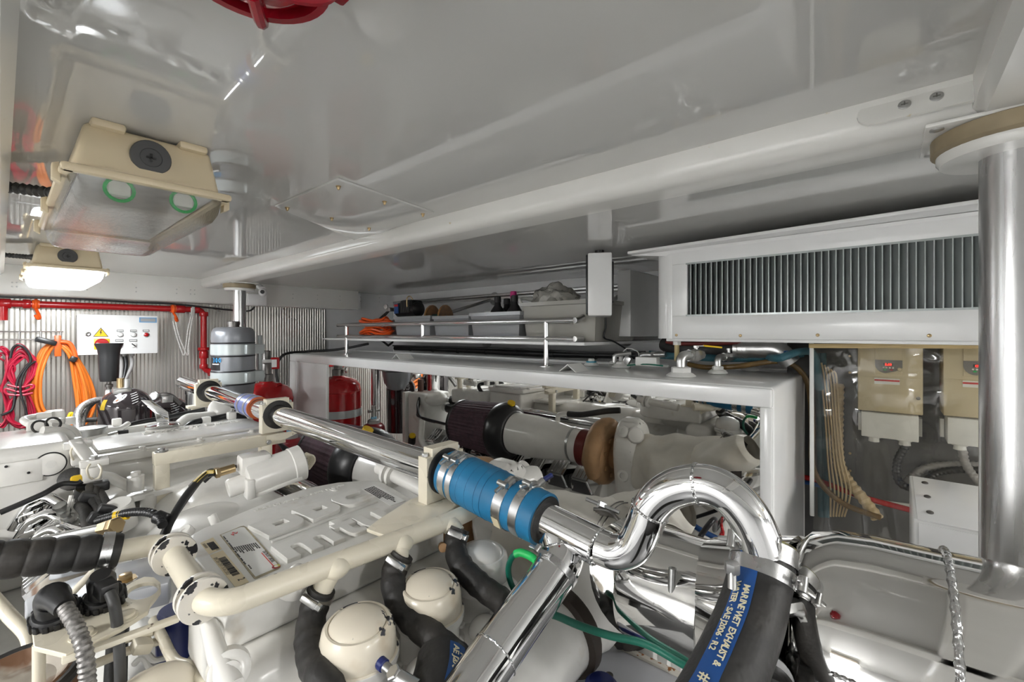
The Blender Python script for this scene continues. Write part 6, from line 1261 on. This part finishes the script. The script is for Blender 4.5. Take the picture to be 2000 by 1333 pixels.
# ================================================================== turbochargers, filters, exhaust
EYE_SCALE[0] = 1.0
TXc, TZc = .98, -.535
def air_filter(x, y, lab, zc=-.55):
    t = thing('air_filter', lab, 'filter', 'purple pleated air filters'); n = 96
    rr = lambda k, R: R * (1 + (.012 if k % 2 else -.012))
    mb = MB(); vs_ = []
    for R, yy in ((.135, .33), (.152, .0)): vs_ += [V(x + rr(k, R) * math.cos(2 * PI * k / n), y + yy, zc + rr(k, R) * math.sin(2 * PI * k / n)) for k in range(n)]
    mb.add(vs_, [(k, (k + 1) % n, n + (k + 1) % n, n + k) for k in range(n)]); mb.build('pleated_element', PURPLE, t, ang=10)
    MB().lathe((x, y + .33, zc), (0, 1, 0), [(.134, -.012), (.140, -.008), (.140, .006), (.125, .012), (.001, .013)], 44).build('end_cap', BLACK, t)
    MB().lathe((x, y + .004, zc), (0, -1, 0), [(.154, -.012), (.158, 0), (.158, .02), (.150, .05), (.122, .085), (.112, .09)], 44).build('rubber_collar', BLACK, t)
    return t
air_filter(TXc, 1.64, 'purple pleated cone air filter between chrome pipe and mirror panel')
air_filter(-.15, 1.70, 'purple pleated cone air filter on the left bank, seen in the mirror panel')
def intake(x, lab, zc=-.55, ye=1.12):
    t = thing('intake_pipe', lab, 'pipe', 'painted turbo intake pipes')
    MB().lathe((x, 1.60, zc), (0, -1, 0), [(.108, 0), (.112, .002), (.112, .016), (.104, .017), (.104, .026), (.112, .027), (.112, .044), (.104, .045), (.104, .052), (.110, .053), (.110, .18), (.098, .30), (.086, .38), (.083, .40), (.083, 1.60 - ye), (.08, 1.601 - ye)], 44).build('pipe', ENGW, t)
    for d in (.021, .049): MB().ring((x, 1.60 - d, zc), (0, 1, 0), .106, .004, 40, 6).build('rubber_seal', BLACK, t)
    MB().band((x, ye + .05, zc), (0, 1, 0), .083, .0855, .012, 40).build('clamp', STEELV, t)
    MB().tube(fillet([V(x - .04, 1.3, zc + .09), V(x - .04, 1.3, zc + .125), V(x - .045, 1.24, zc + .135)], .025), .013, 12).build('breather_stub', ENGW, t)
    return t
intake(TXc, 'cream intake pipe between the right air filter and the browned turbo'); intake(-.15, 'cream intake pipe of the left bank behind its air filter')
cable('breather_hose', 'black breather hose over the right intake pipe', 'hose', [V(.935, 1.24, -.415), V(.93, 1.16, -.41), V(.90, 1.05, -.385), V(.88, .98, -.375)], .015, RUBBER)
tb_ = thing('turbocharger', 'browned alloy turbocharger with white turbine casing on the right of the engine', 'turbocharger')
MB().lathe((TXc, 1.125, -.555), (0, -1, 0), [(.084, 0), (.088, .002), (.088, .05), (.084, .052)], 40).build('red_sleeve', MAROON, tb_)
MB().lathe((TXc, 1.08, -.57), (0, -1, 0), [(.080, -.01), (.085, 0), (.098, .02), (.120, .035), (.133, .055), (.136, .08), (.130, .10), (.11, .115), (.06, .12)], 48).build('compressor_housing', BRONZE, tb_)
for k in range(10): a = 2 * PI * k / 10; MB().bar(V(TXc + .10 * math.cos(a), 1.056, -.57 + .10 * math.sin(a)), V(TXc + .137 * math.cos(a), 1.01, -.57 + .137 * math.sin(a)), .006, .008, .001).build('rib', BRONZE, tb_)
MB().tube([V(TXc + .12 * math.cos(a) + .015, 1.0 , -.57 + .12 * math.sin(a)) for a in [-.6 + .12 * k for k in range(22)]], [.03 + .0012 * k for k in range(22)], 16).build('volute', BRONZE, tb_)
for k in range(8): a = 2 * PI * k / 8 + .3; MB().hexa((TXc + .085 * math.cos(a), .965, -.57 + .085 * math.sin(a)), (0, -1, 0), .010, .010).build('bolt', BRONZE, tb_)
MB().cyl((TXc, .965, -.57), (TXc, .92, -.57), .055, 28).build('bearing_housing', BRONZE, tb_)
MB().prism([V(TXc + .10 * math.cos(a) * (1 if math.sin(a) > -.3 else .9), .925, -.53 + .15 * math.sin(a) - (.10 if math.sin(a) < -.5 else 0)) for a in [2 * PI * k / 22 for k in range(22)]], (0, -.11, 0), .03, 4).build('turbine_casing', ENGW, tb_)
for z in (-.43, -.62): MB().lathe((TXc + .085, .87, z), (1, 0, .3), [(.026, -.02), (.026, .012), (.022, .015), (.012, .015), (.012, .008)], 18).build('casing_plug', ENGW, tb_)
MB().lathe((TXc + .03, .84, -.45), (.9, -.4, .2), [(.03, -.06), (.036, -.04), (.036, .05), (.028, .07), (.014, .075)], 18).build('wastegate', ENGW, tb_)
bl = thing('heat_blanket', 'stitched white heat blanket wrapped round the turbo exhaust', 'blanket')
def blob(cs, n=40, seed=1, amp=.06):
    rings = []; 
    for (c, rx, rz, ax) in cs:
        a_, b_, ax = basis(ax); rings.append([c + (a_ * math.cos(2 * PI * k / n) * rx + b_ * math.sin(2 * PI * k / n) * rz) for k in range(n)])
    m = MB(); R_ = []
    for i in range(len(rings) - 1):
        for s in range(6):
            t_ = s / 6; R_.append([rings[i][k].lerp(rings[i + 1][k], t_ * t_ * (3 - 2 * t_)) for k in range(n)])
    R_.append(rings[-1]); cc = [sum(r_, Vector()) / n for r_ in R_]
    vv = [p + (p - cc[i]).normalized() * amp * .35 * (noise.noise(p * 14) + .5 * noise.noise(p * 31)) for i, r_ in enumerate(R_) for p in r_]
    m.add(vv, [(i * n + k, i * n + (k + 1) % n, (i + 1) * n + (k + 1) % n, (i + 1) * n + k) for i in range(len(R_) - 1) for k in range(n)]); return m
blob([(V(TXc, .83, -.57), .10, .12, (0, -1, 0)), (V(TXc, .76, -.57), .12, .125, (0, -1, 0)), (V(TXc, .66, -.565), .13, .135, (0, -1, 0)), (V(TXc - .01, .53, -.56), .145, .14, (0, -1, 0)), (V(TXc - .01, .455, -.56), .14, .135, (0, -1, -.1)), (V(TXc - .01, .44, -.56), .12, .12, (0, -1, 0))], amp=.045).build('padding', CLOTH, bl, ang=180)
blob([(V(TXc + .03, .56, -.53), .09, .09, (.05, -.7, .6)), (V(TXc + .07, .46, -.465), .075, .07, (.1, -.7, .6)), (V(TXc + .09, .385, -.42), .065, .055, (.1, -.8, .5)), (V(TXc + .09, .37, -.41), .045, .045, (.1, -.8, .5))], amp=.04, seed=3).build('upper_flap', CLOTH, bl, ang=180)
MB().ring((TXc - .02, .50, -.555), (0, 1, 0), .143, .0016, 60, 5).build('stitch_line', DARKST, bl); MB().ring((TXc - .02, .488, -.555), (0, 1, 0), .143, .0016, 60, 5).build('stitch_line', DARKST, bl)
blob([(V(TXc - .01, .452, -.56), .140, .155, (0, -1, 0)), (V(TXc - .01, .425, -.56), .148, .16, (0, -1, 0)), (V(TXc - .01, .40, -.56), .13, .14, (0, -1, 0))], amp=.06).build('scorched_edge', BURNT, bl, ang=180)
ex = thing('exhaust_pipe', 'large polished chrome exhaust trunk with welded seams at the lower right', 'exhaust')
EX, EZ = 1.0, -.575; EYE_SCALE[0] = .76  # exhaust scaled towards the camera, smaller and nearer, to clear the pole
MB().lathe((EX - .02, .45, EZ), (0, -1, 0), [(.122, 0), (.124, .01), (.124, .15), (.126, .17)], 56).build('inlet_pipe', CHROMEW, ex)
MB().lathe((EX - .01, .285, EZ), (-.12, -1, .10), [(.127, 0), (.132, .02), (.142, .06), (.155, .10), (.168, .165)], 56).build('cone', CHROMEW, ex)
dz = V(.03, -1, .015).normalized(); o_ = V(.955, .115, -.545)
MB().lathe(o_, dz, [(.10, -.02), (.150, -.012), (.174, .01), (.186, .05), (.190, .10), (.190, .185)], 72).build('trunk', CHROMEW, ex)
MB().lathe(o_ + dz * .185, dz, [(.190, 0), (.191, .05), (.192, .6)], 72).build('trunk', CHROMEW, ex)
MB().tube([V(o_.x + .1915 * math.cos(a) + .0056, o_.y - .185, o_.z + .003 + .1915 * math.sin(a)) for a in [2 * PI * k / 150 for k in range(150)]], [.0045 + .0014 * (k % 3 == 0) for k in range(150)], 8, closed=True).build('weld_bead', WELD, ex)
q0 = o_ + V(-.182, -.05, .055); MB().tube([q0 + dz * (.135 * k / 40) + V(0, 0, .0008 * (k % 3)) for k in range(41)], .0022, 6).build('weld_bead', WELD, ex)
weld(V(EX - .012, .287, EZ), V(.05, -1, 0), .127, .003, ex, 80)
MB().box((EX - .115, .395, EZ + .055), (.006, .055, .028), .002, rot=Matrix.Rotation(-.42, 3, 'Y')).build('name_tag', STEELV, ex)
for dy in (-.018, .018): MB().lathe((EX - .120, .395 + dy, EZ + .057), (-1, 0, .4), [(.0035, 0), (.0035, .002)], 10).build('tag_rivet', DARKST, ex)
MB().tube(fillet([V(EX - .115, .33, EZ + .10), V(EX - .125, .33, EZ + .05), V(EX - .13, .33, EZ - .05)], .02), .004, 8).build('lashing_wire', BRAID, ex); MB().cyl(V(EX - .118, .33, EZ + .10), V(EX - .125, .33, EZ + .04), .008, 12).build('turnbuckle', STEELV, ex)
MB().lathe((EX - .15, .20, EZ + .02), (-.8, -.5, .1), [(.052, 0), (.052, .05), (.047, .05), (.047, .10)], 32).build('spray_stub', STEEL, ex)
MB().lathe((EX - .15, .19, EZ + .015), (-.9, -.4, -.05), [(.054, .03), (.056, .034), (.056, .12), (.05, .124)], 32).build('rubber_sleeve', RUBBER, ex)
MB().tube(fillet([V(EX - .22, .08, EZ - .05), V(EX - .23, -.04, EZ - .06), V(EX - .22, -.2, EZ - .06), V(EX - .20, -.5, EZ - .06)], .05), .018, 18).build('spray_pipe', CHROME, ex)
EYE_SCALE[0] = 1.0
MB().tube(curve([V(.965, .45, -.56), V(.93, .39, -.53), V(.83, .345, -.47), V(.745, .335, -.437)]), [.10 + 0 * k for k in range(19)], 32).build('connecting_elbow', CHROMEW, ex)
# white intake elbow with black clamp, under the branch
wi = thing('charge_air_elbow', 'white charge-air pipe with dark rubber clamp below the chrome branch', 'pipe')
wc, wdv = V(.735, .505, -.60), V(-.82, .05, -.12).normalized()
MB().lathe(wc, wdv, [(.078, -.002), (.080, .004), (.080, .05), (.079, .26)], 40).build('pipe', ENGG, wi); MB().lathe(wc, -wdv, [(.084, -.012), (.092, -.008), (.093, .012), (.088, .02), (.08, .022)], 40).build('rubber_clamp', mat('brown_black_rubber', (.035, .024, .016), .6, var=.4), wi)
MB().lathe(wc - wdv * .02, -wdv, [(.083, 0), (.084, .03), (.09, .05), (.09, .09)], 36).build('housing', ENGW, wi); MB().lathe(wc + V(.06, -.06, .015), V(-.3, -.9, .2), [(.025, -.03), (.025, .02), (.02, .022), (.008, .022), (.008, .015)], 20).build('bolt_boss', ENGW, wi)
# bed plate and bits low down in the middle
fp_ = thing('engine_bed_plate', 'pale grey bed plate with rusty edge at the bottom middle', 'plate')
zq = -.70
MB().prism([P(1110, 1262, Z=zq), P(1180, 1250, Z=zq), P(1355, 1335, Z=zq), P(1300, 1420, Z=zq), P(1080, 1420, Z=zq), P(1060, 1310, Z=zq)], (0, 0, -.02), .002).build('plate', mat('bed_plate_grey', (.56, .57, .60), .3, .1, var=.04), fp_)
MB().bar(P(1180, 1249, Z=zq + .002), P(1360, 1335, Z=zq + .002), .012, .008, .001).build('rusty_edge', mat('flaking_white', (.72, .68, .6), .5, chips=((.35, .13, .03), 70, .6)), fp_); MB().lathe(P(1190, 1322, Z=zq), ZU, [(.008, 0), (.008, .004), (.004, .005)], 12).build('screw', DARKST, fp_)
tag(MB().lathe(P(1175, 1338, D=.80), (0, 0, 1), [(.03, -.06), (.03, 0), (.022, .008)], 24).build('navy_canister', NAVY), 'navy blue round canister top at the bottom edge below the bed plate', 'canister')
for i in range(4): ep(MB().box(P(1265 + 26 * i, 1278 + 12 * i, D=.98), (.05, .05, .09), .012), 'side_boss', ENGW)
cable('blue_hose_line', 'dark blue hose passing behind the exhaust trunk', 'hose', [V(.88, .80, -.72), P(1230, 1130, D=1.25), P(1320, 1205, D=1.15), P(1400, 1225, D=1.1), V(1.2, .25, -1.0), V(1.22, .22, -1.70)], .010, PRINTB)
cable('black_cable', 'black cable with brass lug hanging behind the gooseneck', 'cable', [V(1.41, .40, -.60), P(1395, 1015, D=1.15), P(1370, 1045, D=1.15), P(1345, 1085, D=1.15), V(1.05, .62, -.75), V(.90, .80, -.85)], .007, BLACK); cable('red_wire', 'short red wire hanging behind the gooseneck', 'wire', [V(1.41, .38, -.56), P(1409, 1026, D=1.2), P(1412, 1045, D=1.2), P(1404, 1058, D=1.2), V(1.22, .42, -.9), V(1.22, .42, -1.72)], .004, RED)
# small chain fittings heap behind the Y-pipe
hc = thing('hose_clip_bundle', 'dark hose clip and rusty rods lying behind the chrome Y-pipe', 'clip'); 
for k in range(4): MB().tube(curve([P(1160 + 4 * k, 995 + 3 * k, D=1.02), P(1190 + 5 * k, 1000 + 4 * k, D=1.0), P(1212 + 3 * k, 1022 + 5 * k, D=.98), P(1220, 1045, D=.97)]), .0045, 8).build('spring_turn', DARKST, hc)
MB().tube([P(1145, 975, D=1.04), P(1210, 1002, D=1.0)], .005, 8).hexa(P(1168, 985, D=1.02), (.5, -.4, -.3), .010, .02).build('rod', STEELV, hc)
# right bank of the engine, read in the mirror
ep(MB().prism([V(.56, 1.12, -.62), V(.76, 1.12, -.72), V(.90, 1.12, -.98), V(.56, 1.12, -1.0)], (0, 1.40, 0), .012), 'cylinder_head', ENGG)
for k in range(9):
    y = 1.18 + k * .148; rocker(y, 1, -.735, .86, 1.15); ep(MB().box((.85, y + .074, -.78), (.08, .03, .07), .008), 'head_bridge', DKGREY); ep(MB().lathe((.92, y + .074, -.82), (.7, 0, .7), [(.014, 0), (.014, .012), (.009, .013)], 8), 'head_bolt', ENGW)
ep(MB().span((.62, 2.50, -.86), (.86, 2.70, -.44), .02, 3), 'heat_exchanger', ENGG); ep(MB().ell((.76, 2.52, -.48), (.10, .10, .05)), 'exchanger_dome', ENGG); ep(MB().prism([V(.82, 2.70, -.44), V(.88, 2.70, -.44), V(.88, 2.70, -.86), V(.82, 2.70, -.86)], (0, .035, 0), .004), 'exchanger_flange', ENGG)
for i, (z, x) in enumerate(((-.50, .64), (-.555, .68))):
    tq = ep(MB().tube([V(x, 2.50, z), V(x, 1.10, z - .01)], .027, 24), 'coolant_main', CHROME); MB().band(V(x, 2.42, z), (0, 1, 0), .027, .034, .07, 24).build('rubber_joint', RUBBER, tq)
for i in range(3): ep(MB().tube(curve([V(.86, 2.56, -.47 - .02 * i), V(.92, 2.50, -.52 - .02 * i), V(.95, 2.42, -.58), V(.93, 2.30 - .1 * i, -.60)]), .008, 8), 'loom', BLACK)
ep(MB().tube(fillet([V(.88, 2.50, -.62), V(.93, 2.45, -.74), V(.93, 2.3, -.86), V(.9, 2.0, -.92)], .06), .022, 14), 'coolant_tube', ENGW)
for y, z in ((1.62, -.40), (2.52, -.72)):
    t = thing('capped_filler', ('yellow-capped filler on top of the right air filter collar' if y < 2 else 'yellow-capped filler low beside the heat exchanger'), 'filler'); MB().cyl((.955, y, z - .05), (.965, y - .02, z), .026, 18).build('neck', BLACK, t); MB().cyl((.965, y - .02, z), (.968, y - .026, z + .012), .022, 18).build('cap', YELLOW, t)
# ================================================================== put every thing's Empty at its own base
bpy.context.view_layer.update()
def below(o):
    for c in o.children:
        yield c; yield from below(c)
for o in list(COL.objects):
    if o.type == 'EMPTY' and o.children and o.parent is None:
        pts = [c.matrix_world @ Vector(b) for c in below(o) if c.type == 'MESH' for b in c.bound_box]
        lo = Vector([min(p[i] for p in pts) for i in range(3)]); hi = Vector([max(p[i] for p in pts) for i in range(3)])
        base = Vector(((lo.x + hi.x) / 2, (lo.y + hi.y) / 2, lo.z))
        mw = {c: c.matrix_world.copy() for c in o.children}
        o.location = base; nm = Matrix.Translation(base) @ o.rotation_euler.to_matrix().to_4x4()
        for c, m in mw.items(): c.matrix_basis = nm.inverted() @ m
bpy.context.view_layer.update()
